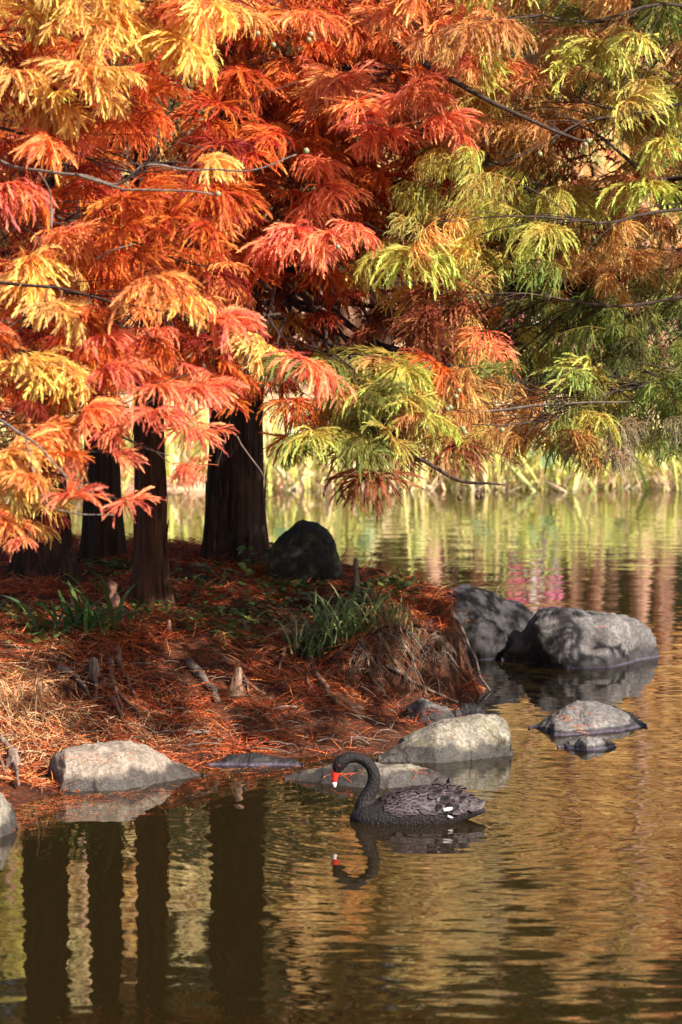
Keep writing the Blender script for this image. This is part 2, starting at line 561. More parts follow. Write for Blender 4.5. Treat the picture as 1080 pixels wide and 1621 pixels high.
def on_ground(px, py):
    """where the line of sight through a photograph point meets the island"""
    ds = np.linspace(15, 28, 900)
    pts = np.array([tuple(P(px, py, d)) for d in ds])
    z = ground_z(pts[:, 0], pts[:, 1])
    k = np.argmax(pts[:, 2] <= np.maximum(z, 0.0))
    return Vector((pts[k, 0], pts[k, 1], float(z[k])))


def build_setting():
    xs = np.linspace(-9, 1.7, 300); ys = np.linspace(14.5, 31.5, 380)
    X, Y = np.meshgrid(xs, ys, indexing='ij')
    v = np.stack([X, Y, ground_z(X, Y)], -1).reshape(-1, 3)
    o = link('island_ground', mesh_np('island_ground', v, grid_faces(300, 380)[:, ::-1], M['soil'], True))
    tag(o, kind='structure')
    # one terrain sheet: near bank, pond bed, far bank, on to the horizon
    xs = np.concatenate([np.linspace(-600, -45, 14), np.linspace(-40, 40, 81), np.linspace(45, 600, 14)])
    ys = np.concatenate([np.linspace(-60, 2, 12), np.linspace(3, 44, 30), np.linspace(44.4, 60, 60), np.linspace(62, 120, 20), np.linspace(140, 900, 12)])
    X, Y = np.meshgrid(xs, ys, indexing='ij')
    sh = 45.6 + 0.5 * np.sin(X * 0.45) + 0.3 * np.sin(X * 1.3 + 1)
    z = -0.9 + 1.05 * smooth((Y - sh + 1.3) / 1.5) + 1.0 * smooth((Y - sh) / 5.0) + 0.3 * smooth((Y - 60) / 60)
    z = z + 2.5 * smooth((3 - Y) / 6) + vnoise(X, Y, 0.7) * 0.12
    z = z + 1.6 * smooth((np.abs(X) - 22) / 8) * (Y < sh + 2)
    v = np.stack([X, Y, z], -1).reshape(-1, 3)
    o = link('ground', mesh_np('ground', v, grid_faces(len(xs), len(ys))[:, ::-1], M['bank'], True)); tag(o, kind='structure')
    v = np.array([(-45, -2, 0), (45, -2, 0), (45, 50, 0), (-45, 50, 0)], float)
    o = link('water', mesh_np('water', v, np.array([[0, 1, 2, 3]]), M['water'])); tag(o, kind='structure')


def far_z(x, y):
    sh = 45.6 + 0.5 * math.sin(x * 0.45) + 0.3 * math.sin(x * 1.3 + 1)
    return float(-0.9 + 1.05 * smooth((y - sh + 1.3) / 1.5) + 1.0 * smooth((y - sh) / 5.0) + 0.3 * smooth((y - 60) / 60) + vnoise(np.array([x]), np.array([y]), 0.7)[0] * 0.12)


build_setting()

# ------------------------------------------------------------------ fronds
def fronds(P0, D0, L, Wd, droop, n=12, rachis=True, ang=0.75, roll=0.55, fat=0.42):
    """N feathery needle fronds at once: centre line bends down, two rows of needles each.
    returns verts, tri faces, frond index per vertex, position along the frond per vertex"""
    P0 = np.asarray(P0, float); D0 = np.asarray(D0, float)
    Nf = len(P0)
    L = np.broadcast_to(L, (Nf,)); Wd = np.broadcast_to(Wd, (Nf,)); droop = np.broadcast_to(droop, (Nf,))
    D0 = D0 / (np.linalg.norm(D0, axis=1)[:, None] + 1e-9)
    t = np.linspace(0, 1, n + 1)
    down = np.array([0, 0, -1.0])
    bend = RNG.normal(0, 0.22, (Nf, 3)); bend[:, 2] *= 0.3
    a = (droop[:, None] * t[None, :] ** 0.8)[..., None]
    D = D0[:, None, :] * (1 - a) + down * a + bend[:, None, :] * t[None, :, None]
    D /= np.linalg.norm(D, axis=2)[..., None] + 1e-9
    C = P0[:, None, :] + np.concatenate([np.zeros((Nf, 1, 3)), np.cumsum((D[:, 1:] + D[:, :-1]) / 2, 1)], 1) * (L / n)[:, None, None]
    ref = RNG.normal(0, 1, (Nf, 3)); ref[:, 2] += 0.6
    S_ = np.cross(D, ref[:, None, :]); S_ /= np.linalg.norm(S_, axis=2)[..., None] + 1e-9
    B_ = np.cross(D, S_)
    prof = np.sin(np.pi * np.clip(t * 0.80 + 0.16, 0, 1)) ** 0.75
    V = []; Fc = []; fi = []; al = []
    base = 0
    step = (L / n)[:, None, None]
    for side in (-1, 1):
        r = RNG.normal(0, roll, (Nf, n))
        s = (S_[:, 1:] * np.cos(r)[..., None] + B_[:, 1:] * np.sin(r)[..., None]) * side
        ln = (Wd[:, None] * prof[None, 1:] * RNG.uniform(0.8, 1.15, (Nf, n)))[..., None]
        c = C[:, 1:]; d = D[:, 1:]
        tip = c + (d * math.cos(ang) + s * math.sin(ang)) * ln
        v = np.stack([c - d * step * fat, c + d * step * fat, tip], 2).reshape(-1, 3)
        k = Nf * n
        V.append(v); Fc.append(np.arange(k * 3).reshape(k, 3) + base); base += k * 3
        fi.append(np.repeat(np.arange(Nf), n * 3)); al.append(np.tile(np.repeat(t[1:], 3), Nf))
    if rachis:
        w = (Wd * 0.10)[:, None, None]
        v = np.stack([C - S_ * w, C + S_ * w], 2).reshape(Nf, (n + 1) * 2, 3)
        j = np.arange(n) * 2
        q = np.concatenate([np.stack([j, j + 1, j + 2], -1), np.stack([j + 1, j + 3, j + 2], -1)])
        f = (q[None] + (np.arange(Nf) * (n + 1) * 2)[:, None, None]).reshape(-1, 3) + base
        V.append(v.reshape(-1, 3)); Fc.append(f)
        fi.append(np.repeat(np.arange(Nf), (n + 1) * 2)); al.append(np.tile(np.repeat(t, 2), Nf))
    return np.concatenate(V), np.concatenate(Fc), np.concatenate(fi), np.concatenate(al)


def unit(v):
    v = np.asarray(v, float)
    return v / (np.linalg.norm(v) + 1e-9)


def spray_mesh(kind, seed, thick, lo=False):
    """a twig with its hanging fronds, about 1 unit across; starts at the origin and grows along +x"""
    rs = np.random.default_rng(seed)
    twigs = []
    if kind == 'mop':
        main = bez((0, 0, 0), (0.22, 0, 0.12), (0.42, rs.normal(0, .04), 0.02), 8); twigs.append(main)
        for k in range(5):
            b = main[2 + k]
            a = rs.uniform(-1.7, 1.7); l = rs.uniform(.7, 1.5); h = rs.uniform(-.12, .08)
            twigs.append(bez(b, b + np.array([.1 * l * math.cos(a), .12 * l * math.sin(a), .05 + h * .4]), b + np.array([.2 * l * math.cos(a), .26 * l * math.sin(a), -.04 + h]), 6))
        nf, Lr, dr, fw = 8, (0.46, 0.80), (0.5, 1.0), 0.6
    elif kind == 'plume':
        main = bez((0, 0, 0), (0.45, 0, 0.14), (0.95, rs.normal(0, .06), -0.12), 10); twigs.append(main)
        for k in range(6):
            b = main[2 + k]; a = (1 if k % 2 else -1) * rs.uniform(0.6, 1.1)
            twigs.append(bez(b, b + np.array([.12 * math.cos(a), .12 * math.sin(a), .03]), b + np.array([.27 * math.cos(a), .27 * math.sin(a), -.05]), 6))
        nf, Lr, dr, fw = 8, (0.32, 0.54), (0.45, 0.9), 0.7
    elif kind == 'star':
        main = bez((0, 0, 0), (0.2, 0, 0.03), (0.5, rs.normal(0, .05), -0.06), 8); twigs.append(main)
        for k in range(4):
            b = main[2 + k]; a = (1 if k % 2 else -1) * rs.uniform(0.7, 1.3)
            twigs.append(bez(b, b + np.array([.1 * math.cos(a), .1 * math.sin(a), .03]), b + np.array([.2 * math.cos(a), .22 * math.sin(a), -.0]), 6))
        nf, Lr, dr, fw = 7, (0.40, 0.64), (0.2, 0.75), 0.8
    else:  # curtain: long thin hanging shoots
        main = bez((0, 0, 0), (0.35, 0, 0.12), (0.7, rs.normal(0, .05), -0.08), 9); twigs.append(main)
        for k in range(7):
            b = main[1 + k]; a = rs.uniform(-1.4, 1.4)
            twigs.append(bez(b, b + np.array([.08 * math.cos(a), .1 * math.sin(a), -.06]), b + np.array([.12 * math.cos(a), .15 * math.sin(a), -.26]), 7))
        nf, Lr, dr, fw = 11, (0.20, 0.38), (0.6, 1.0), 0.5
    p0 = []; d0 = []; Ls = []; dro = []
    for ti, tw in enumerate(twigs):
        for k in range(nf):
            u = (k + 0.6) / nf
            if ti == 0: u = 0.25 + 0.75 * u
            x = u * (len(tw) - 1); i = min(int(x), len(tw) - 2); f = x - i
            p = tw[i] * (1 - f) + tw[i + 1] * f
            tg = unit(tw[i + 1] - tw[i])
            side = unit(np.cross(tg, [0, 0, 1.0])) * (1 if k % 2 else -1)
            dd = tg * fw + side * rs.uniform(0.35, 0.9) + np.array([0, 0, rs.normal(0.05, 0.22)])
            p0.append(p); d0.append(dd); Ls.append(rs.uniform(*Lr) * (1.0 - 0.25 * (u > 0.85))); dro.append(rs.uniform(*dr))
        p0.append(tw[-1]); d0.append(unit(tw[-1] - tw[-2])); Ls.append(Lr[0]); dro.append(dr[0])
    Ls = np.array(Ls)
    v, f, fi, al = fronds(p0, d0, Ls, Ls * (0.19 if thick else 0.135), np.array(dro), n=7 if lo else (18 if thick else 16), rachis=not lo, ang=0.40 if thick else 0.45, fat=0.85 if lo else 0.7, roll=0.8)
    tone = rs.uniform(0, 1, len(p0))[fi]
    b = MB(); b.add(v, f, tone=tone, along=al, wood=np.zeros(len(v)))
    if lo: return v, f, tone, al
    for tw in twigs:
        tv, tf = tube_arrays(tw, np.linspace(0.008, 0.004, len(tw)), 4)
        b.add(tv, tf, tone=np.full(len(tv), 0.15), along=np.zeros(len(tv)), wood=np.ones(len(tv)))
    return b.mesh('foliage_spray_' + kind, M['needles'])


SPRAYS = {}
for kind in ('mop', 'plume', 'star', 'curtain'):
    for thick in (0, 1):
        SPRAYS[kind, thick] = [spray_mesh(kind, 100 + 17 * i + thick, thick) for i in range(4)]

SPRAYS_LO = {(kind, thick): [spray_mesh(kind, 300 + 17 * i + thick, thick, True) for i in range(3)] for kind in ('mop', 'plume', 'star', 'curtain') for thick in (0, 1)}

COLOURS = {   # leaf colours; deep red D also paints in the shade inside the crowns
    'Y': (0.88, 0.70, 0.22), 'O': (0.86, 0.42, 0.15), 'R': (0.68, 0.20, 0.05), 'S': (0.87, 0.345, 0.185),
    'D': (0.36, 0.06, 0.028), 'L': (0.56, 0.61, 0.16), 'G': (0.24, 0.33, 0.085), 'K': (0.10, 0.13, 0.04),
    'B': (0.62, 0.40, 0.15), 'V': (0.36, 0.36, 0.23), 'N': (0.34, 0.14, 0.07)}


def col_of(letter, rs=random):
    c = COLOURS[letter]
    k = rs.uniform(0.85, 1.15); h = rs.uniform(-0.12, 0.12)
    return (min(1, c[0] * k), min(1, c[1] * k * (1 + h)), c[2] * k, 1)

# ------------------------------------------------------------------ trees at the pond
# name, trunk foot (x, y), trunk radius, height, flare, bark, lean
def base_on(px, py, d):
    x = (px - 540) / F * d
    return Vector((x, d, gz(x, d) if inside(np.array([x]), np.array([d]), POLY)[0] else -0.4))


TREES = {}


def trunk_mesh(base, R, H, flare, bark, lobes=6, lean=(0, 0), seed=0):
    nz, na = 110, 84
    zz = np.concatenate([np.linspace(-0.25, 0.8, 40), np.linspace(0.8, H, nz - 39)[1:]])
    a = np.linspace(0, 2 * math.pi, na, endpoint=False)
    V = np.zeros((len(zz), na, 3))
    rs = np.random.default_rng(seed)
    ph = rs.uniform(0, 6.28, 4)
    for i, z in enumerate(zz):
        r0 = R * max(0.05, (1 - z / (H * 1.02))) ** 0.75
        fl = flare * math.exp(-max(z, -0.05) / 0.32)
        rr = r0 * (1 + fl)
        for j, t in enumerate(a):
            lob = 1 + (0.05 + 0.22 * fl) * (0.5 * math.sin(lobes * t + ph[0]) + 0.5 * math.sin((lobes - 2) * t + ph[1]))
            q = Vector((math.cos(t) * 4.6, math.sin(t) * 4.6, z * 0.9 + seed))
            rid = abs(noise.noise(Vector((q.x * 2.2, q.y * 2.2, q.z * 0.55)))) * 2
            fine = noise.noise(Vector((q.x * 6, q.y * 6, q.z * 1.6)))
            r = rr * lob * (1 + 0.15 * (rid - 0.5) + 0.05 * fine)
            V[i, j] = (base.x + lean[0] * max(z, 0) + r * math.cos(t), base.y + lean[1] * max(z, 0) + r * math.sin(t), base.z + z)
    return mesh_np('trunk', V.reshape(-1, 3), grid_faces(len(zz), na, True), M[bark], True)


def make_tree(key, px, py, d, R, H, flare, bark, label, lean=(0, 0), seed=1):
    b = base_on(px, py, d) if d < 20 else on_ground(px, py)
    e = empty('cypress_tree', b, label, 'tree', 'cypress trees around the pond island')
    link('trunk', trunk_mesh(b, R, H, flare, bark, lean=lean, seed=seed), e)
    if key in ('T1', 'T2', 'T4'):      # loose slivers of peeling bark
        mb = MB(); rs = random.Random(seed)
        for k in range(70 if key == 'T1' else 36):
            a = rs.uniform(2.6, 6.9); z = rs.uniform(.05, 3.0); ln = rs.uniform(.12, .4)
            rad = lambda zz: R * (1 - zz / (H * 1.02)) ** .75 * (1 + flare * math.exp(-zz / .32)) * 1.04
            lift = rs.uniform(.005, .035); up = rs.random() < .5
            pts = []
            for t in np.linspace(0, 1, 6):
                zz = z + ln * t; r_ = rad(zz) + lift * (t * t if up else (1 - t) ** 2); a2 = a + .15 * rs.uniform(-.2, .2)
                pts.append((b.x + lean[0] * zz + r_ * math.cos(a2), b.y + r_ * math.sin(a2), b.z + zz))
            mb.tube(pts, np.array([.002, .006, .009, .009, .006, .002]), 5)
        tag(link('bark_strips', mb.mesh('bark_strips', M[bark]), e), kind='stuff')
    TREES[key] = dict(e=e, b=b, R=R, H=H, lean=lean, sprays=[], boughs=[])
    return e


make_tree('T1', 373, 890, 27.0, 0.24, 14, 0.32, 'bark', 'thickest dark cypress trunk beside the mossy boulder, red and olive foliage', (0.006, 0), 1)
make_tree('T2', 240, 960, 24.2, 0.118, 12, 0.42, 'bark_red', 'slim reddish cypress trunk nearest the water with a lit patch at its foot', (-0.006, 0), 2)
make_tree('T3', 165, 885, 28.0, 0.145, 12, 0.30, 'bark', 'thin dark cypress trunk standing furthest back behind the slim red one', (-0.004, 0), 3)
make_tree('T4', 70, 912, 26.0, 0.19, 13, 0.60, 'bark', 'cypress with broad flared foot near the left edge of the island', (-0.004, 0), 4)
make_tree('LT', -590, 1400, 17.6, 0.24, 13, 0.4, 'bark', 'nearest cypress, off to the left, hanging salmon and yellow sprays into view', (0, 0), 5)
make_tree('RT', 1430, 1100, 19.6, 0.26, 14, 0.5, 'bark', 'cypress standing in the water off to the right with lime green hanging foliage', (0, 0), 6)

# colour map of the hanging foliage, 60-pixel cells from the top left; '.' leaves a gap, lower case is thin
MAP = ["YYOYYYRRRRROOBLLBL",
       "YOOYYdrRrRROOBBLBB",
       "YYORddRRRSSROBBBLL",
       "ORRRdRdRRSSSRBBddL",
       "rddddORRRRrdLLBddB",
       "SrRRROrSRRrLLLLBBL",
       "rORRRRRRSRRBLLLBBL",
       "OYRrOOdRddYLLLKBBB",
       "RYrROOrdddDYRBKKGG",
       "SRRRSSYYdddRRLKGKG",
       "YYSs.s.rLLLBBLKGLG",
       "YSo.....LLLBBBBLLG",
       "Yo........r.b.bbv.",
       "Y................."]
FRONT_SPRAYS = """60 30 125 Y mop;150 40 120 Y mop;230 40 125 Y mop;250 90 110 Y mop;20 90 110 Y mop;60 180 115 Y mop;120 165 100 Y mop;280 25 95 Y mop;60 440 100 Y mop;70 510 95 Y mop;30 640 150 Y mop;90 610 110 Y mop;15 740 130 Y mop;40 790 100 O mop;790 330 120 L curtain;750 290 110 L curtain;830 380 110 L curtain;700 60 120 O mop;780 90 110 L curtain;960 130 90 L mop;1000 200 90 L mop;900 330 100 L curtain;640 410 110 L curtain;570 640 115 L mop;610 600 110 L mop;980 650 110 L mop;700 350 110 L curtain;35 45 110 Y mop;105 50 120 Y mop;225 55 150 Y mop;320 30 80 Y mop;290 10 90 O mop;25 165 95 Y mop;100 150 130 Y mop;150 175 60 Y mop;90 115 110 O plume
375 25 110 R star;450 45 110 O plume;215 165 80 R star;85 210 120 R mop;415 155 110 R mop;360 190 100 R star;520 165 90 S mop;480 165 60 R star
90 250 80 O mop;20 330 100 S mop;215 330 160 R star;300 295 85 Y mop;350 325 130 R mop;440 265 150 R plume;470 330 140 S mop;505 385 120 S mop;265 365 80 R star;200 370 90 R star;65 400 110 O plume
60 485 100 Y mop;75 430 90 O star;230 500 110 O mop;285 500 75 Y mop;320 560 140 S mop;240 570 75 R mop;385 570 85 Y mop;425 575 85 Y mop;375 620 95 R star;40 640 140 Y mop;95 630 95 Y mop;150 630 125 S mop
210 675 150 S plume;185 655 125 S plume;240 650 110 S mop;300 650 115 S mop;330 610 100 R mop;392 640 95 R star;165 725 105 S star;120 700 110 O mop;345 690 90 S star;270 740 80 S star;285 670 115 S star;60 700 120 O mop;95 735 100 R star;20 720 110 Y mop;10 785 90 Y mop;105 810 125 S star;185 800 100 S star;345 745 95 S plume;40 875 55 S mop;150 570 95 S mop;100 540 100 R mop;20 560 95 R mop;460 600 95 S mop;500 640 110 L mop;530 690 90 L mop
600 160 180 S plume;640 205 150 S mop;560 185 130 S mop;700 15 120 O mop;630 10 120 O mop;760 60 150 B mop;740 115 120 B curtain;840 40 110 L curtain;880 90 80 B curtain;935 90 85 L mop;1005 75 65 L mop;1060 15 75 L mop;985 170 85 L mop;1040 165 80 L mop;1040 115 75 L star;915 140 65 L mop;1065 250 75 L mop;830 110 80 V curtain
800 170 140 B plume;860 200 140 B plume;690 90 150 O plume;770 310 165 L curtain;820 330 110 L curtain;735 330 120 L curtain;885 340 95 L mop;870 385 85 L mop;1040 340 95 L mop;1000 370 95 B curtain;790 420 150 L curtain;720 400 120 L curtain;620 420 120 Y mop;665 440 110 L mop;555 400 95 S mop;690 500 95 Y mop;730 530 125 N mop;760 525 100 S plume;790 580 115 L mop;850 590 100 L curtain
900 470 110 G curtain;930 520 120 G curtain;1000 520 115 G curtain;960 560 110 G curtain;1030 600 110 L curtain;1000 650 105 L mop;950 600 95 K curtain;590 645 120 L mop;640 640 95 L curtain;690 660 125 B mop;740 680 135 B curtain;780 640 115 B mop;860 670 125 B curtain;820 690 120 B curtain;650 700 80 N mop;705 745 90 N mop;900 700 110 L curtain;1010 700 105 V curtain;960 720 95 V curtain;920 765 80 B curtain;1060 650 100 G curtain;470 690 80 R star;560 620 100 L mop;610 730 70 B curtain;880 725 110 B curtain;940 700 110 L curtain;985 735 100 V curtain;1040 715 105 V curtain;830 730 90 B curtain;780 715 95 L curtain;1070 700 100 G curtain;905 745 70 V curtain;960 660 100 L curtain;740 720 80 B curtain;1060 440 90 G curtain;1050 520 100 G curtain;870 260 90 B curtain;480 450 90 R mop;420 430 90 R star"""


HOLES = [(300, 155, 34), (350, 222, 26), (30, 262, 26), (1066, 100, 34), (1050, 335, 24), (880, 425, 24), (600, 300, 14), (250, 210, 18), (180, 505, 16),
         (610, 560, 26), (560, 590, 18), (1045, 400, 22), (360, 590, 14), (120, 700, 26), (275, 620, 22), (720, 590, 14), (960, 300, 18), (700, 250, 12), (480, 300, 12)]


def in_hole(px, py, k=1.0):
    return any(math.hypot(px - a, py - b) < r * k for a, b, r in HOLES)


def reflect_ok(p):
    """low foliage far out over the water would show in the foreground reflections"""
    return (p.z + CAM_H) / p.y > 0.262


def add_spray(key, px, py, d, size, letter, kind, thick):
    top = py - (0.32 if kind in ('mop', 'curtain') else 0.12) * size
    p = P(px, top, d)
    if not reflect_ok(p): return
    if size > 128:      # a big fan is several overlapping sprays
        for k in range(4):
            add_spray(key, px + random.uniform(-.34, .34) * size, py + random.uniform(-.30, .26) * size, d + random.uniform(-.3, .5), size * random.uniform(.52, .72), letter if random.random() < .8 else {'S': 'O', 'R': 'S', 'O': 'Y', 'L': 'Y', 'B': 'L'}.get(letter, letter), random.choice([kind, 'plume', 'star']) if thick else kind, thick)
        return
    TREES[key]['sprays'].append(dict(p=p, size=size / S(d), c=col_of(letter), kind=kind, thick=thick))


GAPS = [(on_ground(60, 1130), 0.75), (W(200, 1215), 0.55), (on_ground(235, 1150), 0.24), (on_ground(250, 962) + Vector((0, -.15, .15)), 0.24), (on_ground(186, 965) + Vector((0, 0, .15)), 0.2), (W(975, 1010, .15), 0.55), (W(730, 1150, .12), 0.3),
        (W(690, 1225, .03), 0.22), (on_ground(90, 965), 0.26), (W(640, 1285, .1), 0.3), (W(935, 1140, .03), .5), (on_ground(655, 1050), .2), (on_ground(630, 960), .16), (on_ground(545, 1000), .2), (on_ground(350, 1160), .14), (on_ground(330, 960), .16), (on_ground(480, 1170), .14), (on_ground(590, 1100), .14)]


def sun_gap(pts, margin):
    """true where nothing hangs between the sun and one of the light patches on the ground"""
    pts = np.atleast_2d(np.asarray(pts, float)); sv = np.array(SUN); r = np.zeros(len(pts), bool)
    for g, rad in GAPS:
        w = pts - np.array(g); t = w @ sv
        r |= (np.linalg.norm(w - t[:, None] * sv, axis=1) < rad + margin) & (t > 0)
    return r


def owner(px, py, d):
    if px < 340: return 'LT' if d < 18.2 else 'T2'
    if px < 720: return 'T1'
    return 'RT'


for row in FRONT_SPRAYS.replace('\n', ';').split(';'):
    px, py, sz, c, kind = row.split()
    px, py, sz = float(px), float(py), float(sz)
    if px < 340: d = 16.4 if py < 500 else 15.4 - max(0, (py - 640)) / 240
    elif px < 470 and py > 520: d = 16.6
    elif px < 720: d = random.uniform(18.4, 20.2)
    else: d = random.uniform(18.2, 20.6)
    if py > 690 and px > 340: d = min(d, 18.0)
    key = 'LT' if px < 340 else owner(px, py, d)
    add_spray(key, px, py, d, sz * (1.12 if py < 560 or px > 430 else 0.82), c, kind, 1 if px < 690 else 0)

# second rank behind the front sprays, coloured by the map
def map_at(px, py):
    r, c = int(py // 60), int(px // 60)
    if 0 <= r < len(MAP): return MAP[r][min(17, max(0, c))]
    return '.'


for r in range(len(MAP)):
    for c in range(-1, 20):
        for rep in range(6):
            px = c * 60 + random.uniform(0, 60); py = r * 60 + random.uniform(0, 60)
            L = map_at(px, py)
            if L == '.' or in_hole(px, py, 1.5): continue
            if px > 570 and py > 370 and L in 'RrDd' and random.random() < .8: L = 'N' if L.isupper() else 'n'
            thin = L.islower()
            if thin and random.random() < 0.84: continue
            L = L.upper()
            if rep >= 2 and L in 'YOS': L = random.choice('ORDDR')  # deeper sprays often take D, canopy shade put into leaf colour
            if rep >= 2 and L == 'L': L = random.choice('BGLLG')
            if px > 700: kind = random.choice(['curtain', 'curtain', 'mop', 'plume'])
            else: kind = random.choice(['mop', 'star', 'plume', 'plume', 'mop'])
            low = py > 590
            if px < 340: d = random.uniform(16.6, 20.5) if not low else random.uniform(15.2, 16.6)
            elif px < 720: d = random.uniform(19.6, 22.6) if not low else random.uniform(17.6, 19.4)
            else: d = random.uniform(19.6, 22.8) if not low else random.uniform(18.2, 20.2)
            add_spray(owner(px, py, d) if px >= 340 else ('LT' if d < 18 else 'T2'), px, py, d, random.triangular(45, 122, 72), L, kind, 1 if px < 690 and random.random() < 0.7 else 0)

# foliage above and beside the frame that shades the island (nearer the sun)
EXTRA = []


def build_boughs(key, k):
    T = TREES[key]
    sp = T['sprays']
    if not sp: return
    pts = np.array([tuple(s['p']) for s in sp])
    rs = np.random.default_rng(len(sp))
    rank = np.argsort(np.argsort([-s['size'] / s['p'].y for s in sp]))      # largest in the picture first
    rest = []
    cen = pts[rs.choice(len(pts), min(k, len(pts)), replace=False)]
    for _ in range(12):
        lab = np.argmin(((pts[:, None] - cen[None]) ** 2 * np.array([1, 0.6, 2.2])).sum(2), 1)
        for i in range(len(cen)):
            if (lab == i).any(): cen[i] = pts[lab == i].mean(0)
    for i in range(len(cen)):
        idx = np.where(lab == i)[0]
        if len(idx) == 0: continue
        q = pts[idx]
        c = q.mean(0)
        b = T['b']
        far = q[np.argmax(((q - np.array((b.x, b.y, 0)))[:, :2] ** 2).sum(1))]
        reach = math.hypot(c[0] - b.x, c[1] - b.y)
        z0 = min(T['H'] * 0.8, c[2] + 0.16 * reach * rs.uniform(0.6, 1.1))
        start = (b.x + T['lean'][0] * z0, b.y, max(z0, 2.2))
        end = far + np.array([0, 0, 0.03])
        ctrl = (np.array(start) * 0.45 + c * 0.55) + np.array([0, 0, 0.05 * reach])
        cv = wobble(bez(start, ctrl, end, 22), 0.16, 1.5, i * 3.1)
        mb = MB()
        rad = np.linspace(0.010 + 0.004 * reach, 0.003, len(cv))
        mb.tube(cv, rad, 7)
        bo = None
        tw = []
        for j in idx:
            p = pts[j]
            dd = ((cv - p) ** 2).sum(1)
            m = int(np.argmin(dd))
            m = max(7, m - 2)
            a = cv[m]
            mid = (a + p) / 2 + np.array([0, 0, 0.10 * np.linalg.norm(p - a)])
            t = wobble(bez(a, mid, p, 8), 0.02, 4.0, j)
            t[-1] = p
            mb.tube(t, np.linspace(min(rad[m] * 0.5, 0.006), 0.0025, 8), 5)
            tw.append((j, p - t[-3]))
        bo = link('bough', mb.mesh('bough', M['branch'], True), T['e'])
        for j, dr in tw:
            s = sp[j]
            az = math.atan2(dr[1], dr[0]) + random.gauss(0, 0.8)
            mtx = Matrix.Translation(s['p']) @ Euler((random.gauss(0, .38), random.gauss(0.05, .34), az)).to_matrix().to_4x4() @ Matrix.Scale(s['size'], 4)
            if rank[j] >= 290:
                rest.append((mtx, s)); continue
            me = random.choice(SPRAYS[s['kind'], s['thick']])
            o = bpy.data.objects.new('foliage_spray', me)
            COL.objects.link(o)
            o.parent = bo
            o.matrix_basis = mtx
            o.color = s['c']
    if rest:
        mb = MB()
        for mtx, s in rest:
            v, f, tone, al = random.choice(SPRAYS_LO[s['kind'], s['thick']])
            A = np.array(mtx)
            c = np.array(s['c'][:3]) * (0.72 + 0.56 * tone[:, None]) * (1 - (1 - al[:, None]) * np.array([.08, .42, .54]))
            mb.add(v @ A[:3, :3].T + A[:3, 3], f, col=c)
        tag(link('small_foliage', mb.mesh('small_foliage', M['needles_col']), T['e']), kind='stuff')


# joined fronds: crown insides with shade put into their colour and the crowns above the picture
def frond_mass(name, key, pts, dirs, L, cols, n=6, wr=0.17):
    v, f, fi, al = fronds(pts, dirs, L, L * wr, RNG.uniform(0.35, 0.9, len(pts)), n=n, rachis=False, ang=0.7, fat=0.62)
    o = link(name, mesh_np(name, v, f, M['needles_col'], attrs={'col': np.asarray(cols)[fi]}), TREES[key]['e'])
    tag(o, kind='stuff')


def inner_mass():
    """fronds deeper in the crowns, d 22 to 28"""
    for key, (x0, x1), n in (('T1', (300, 740), 5200), ('T2', (-40, 330), 2600), ('T3', (-40, 330), 1500), ('RT', (700, 1120), 4200)):
        pts = []; cols = []
        while len(pts) < n:
            # small clusters of fronds around a twig end
            px = random.uniform(x0, x1); py = random.uniform(-40, 600)
            L = map_at(min(max(px, 0), 1079), max(py, 0))
            if L == '.' or in_hole(px, py, 1.1): continue
            d = random.uniform(21.5, 26.5)
            c = P(px, py, d)
            if not reflect_ok(c) or sun_gap(c, 0.05)[0]: continue
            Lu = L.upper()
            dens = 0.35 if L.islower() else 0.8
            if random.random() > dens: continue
            if Lu in 'YOSR': Lu = random.choice('RDDDDO')  # mostly D here: the dimness inside the crown is painted in
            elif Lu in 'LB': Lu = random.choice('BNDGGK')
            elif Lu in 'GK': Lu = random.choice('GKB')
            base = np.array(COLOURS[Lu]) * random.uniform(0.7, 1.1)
            for _ in range(14):
                pts.append(tuple(c + Vector((random.gauss(0, .16), random.gauss(0, .16), random.gauss(0, .10)))))
                cols.append(np.clip(base * random.uniform(0.75, 1.25), 0, 1))
        m = len(pts)
        d = RNG.normal(0, 1, (m, 3)); d[:, 2] = d[:, 2] * 0.4 - 0.2
        frond_mass('inner_foliage', key, np.array(pts), d, RNG.uniform(0.14, 0.24, m), cols, 7)


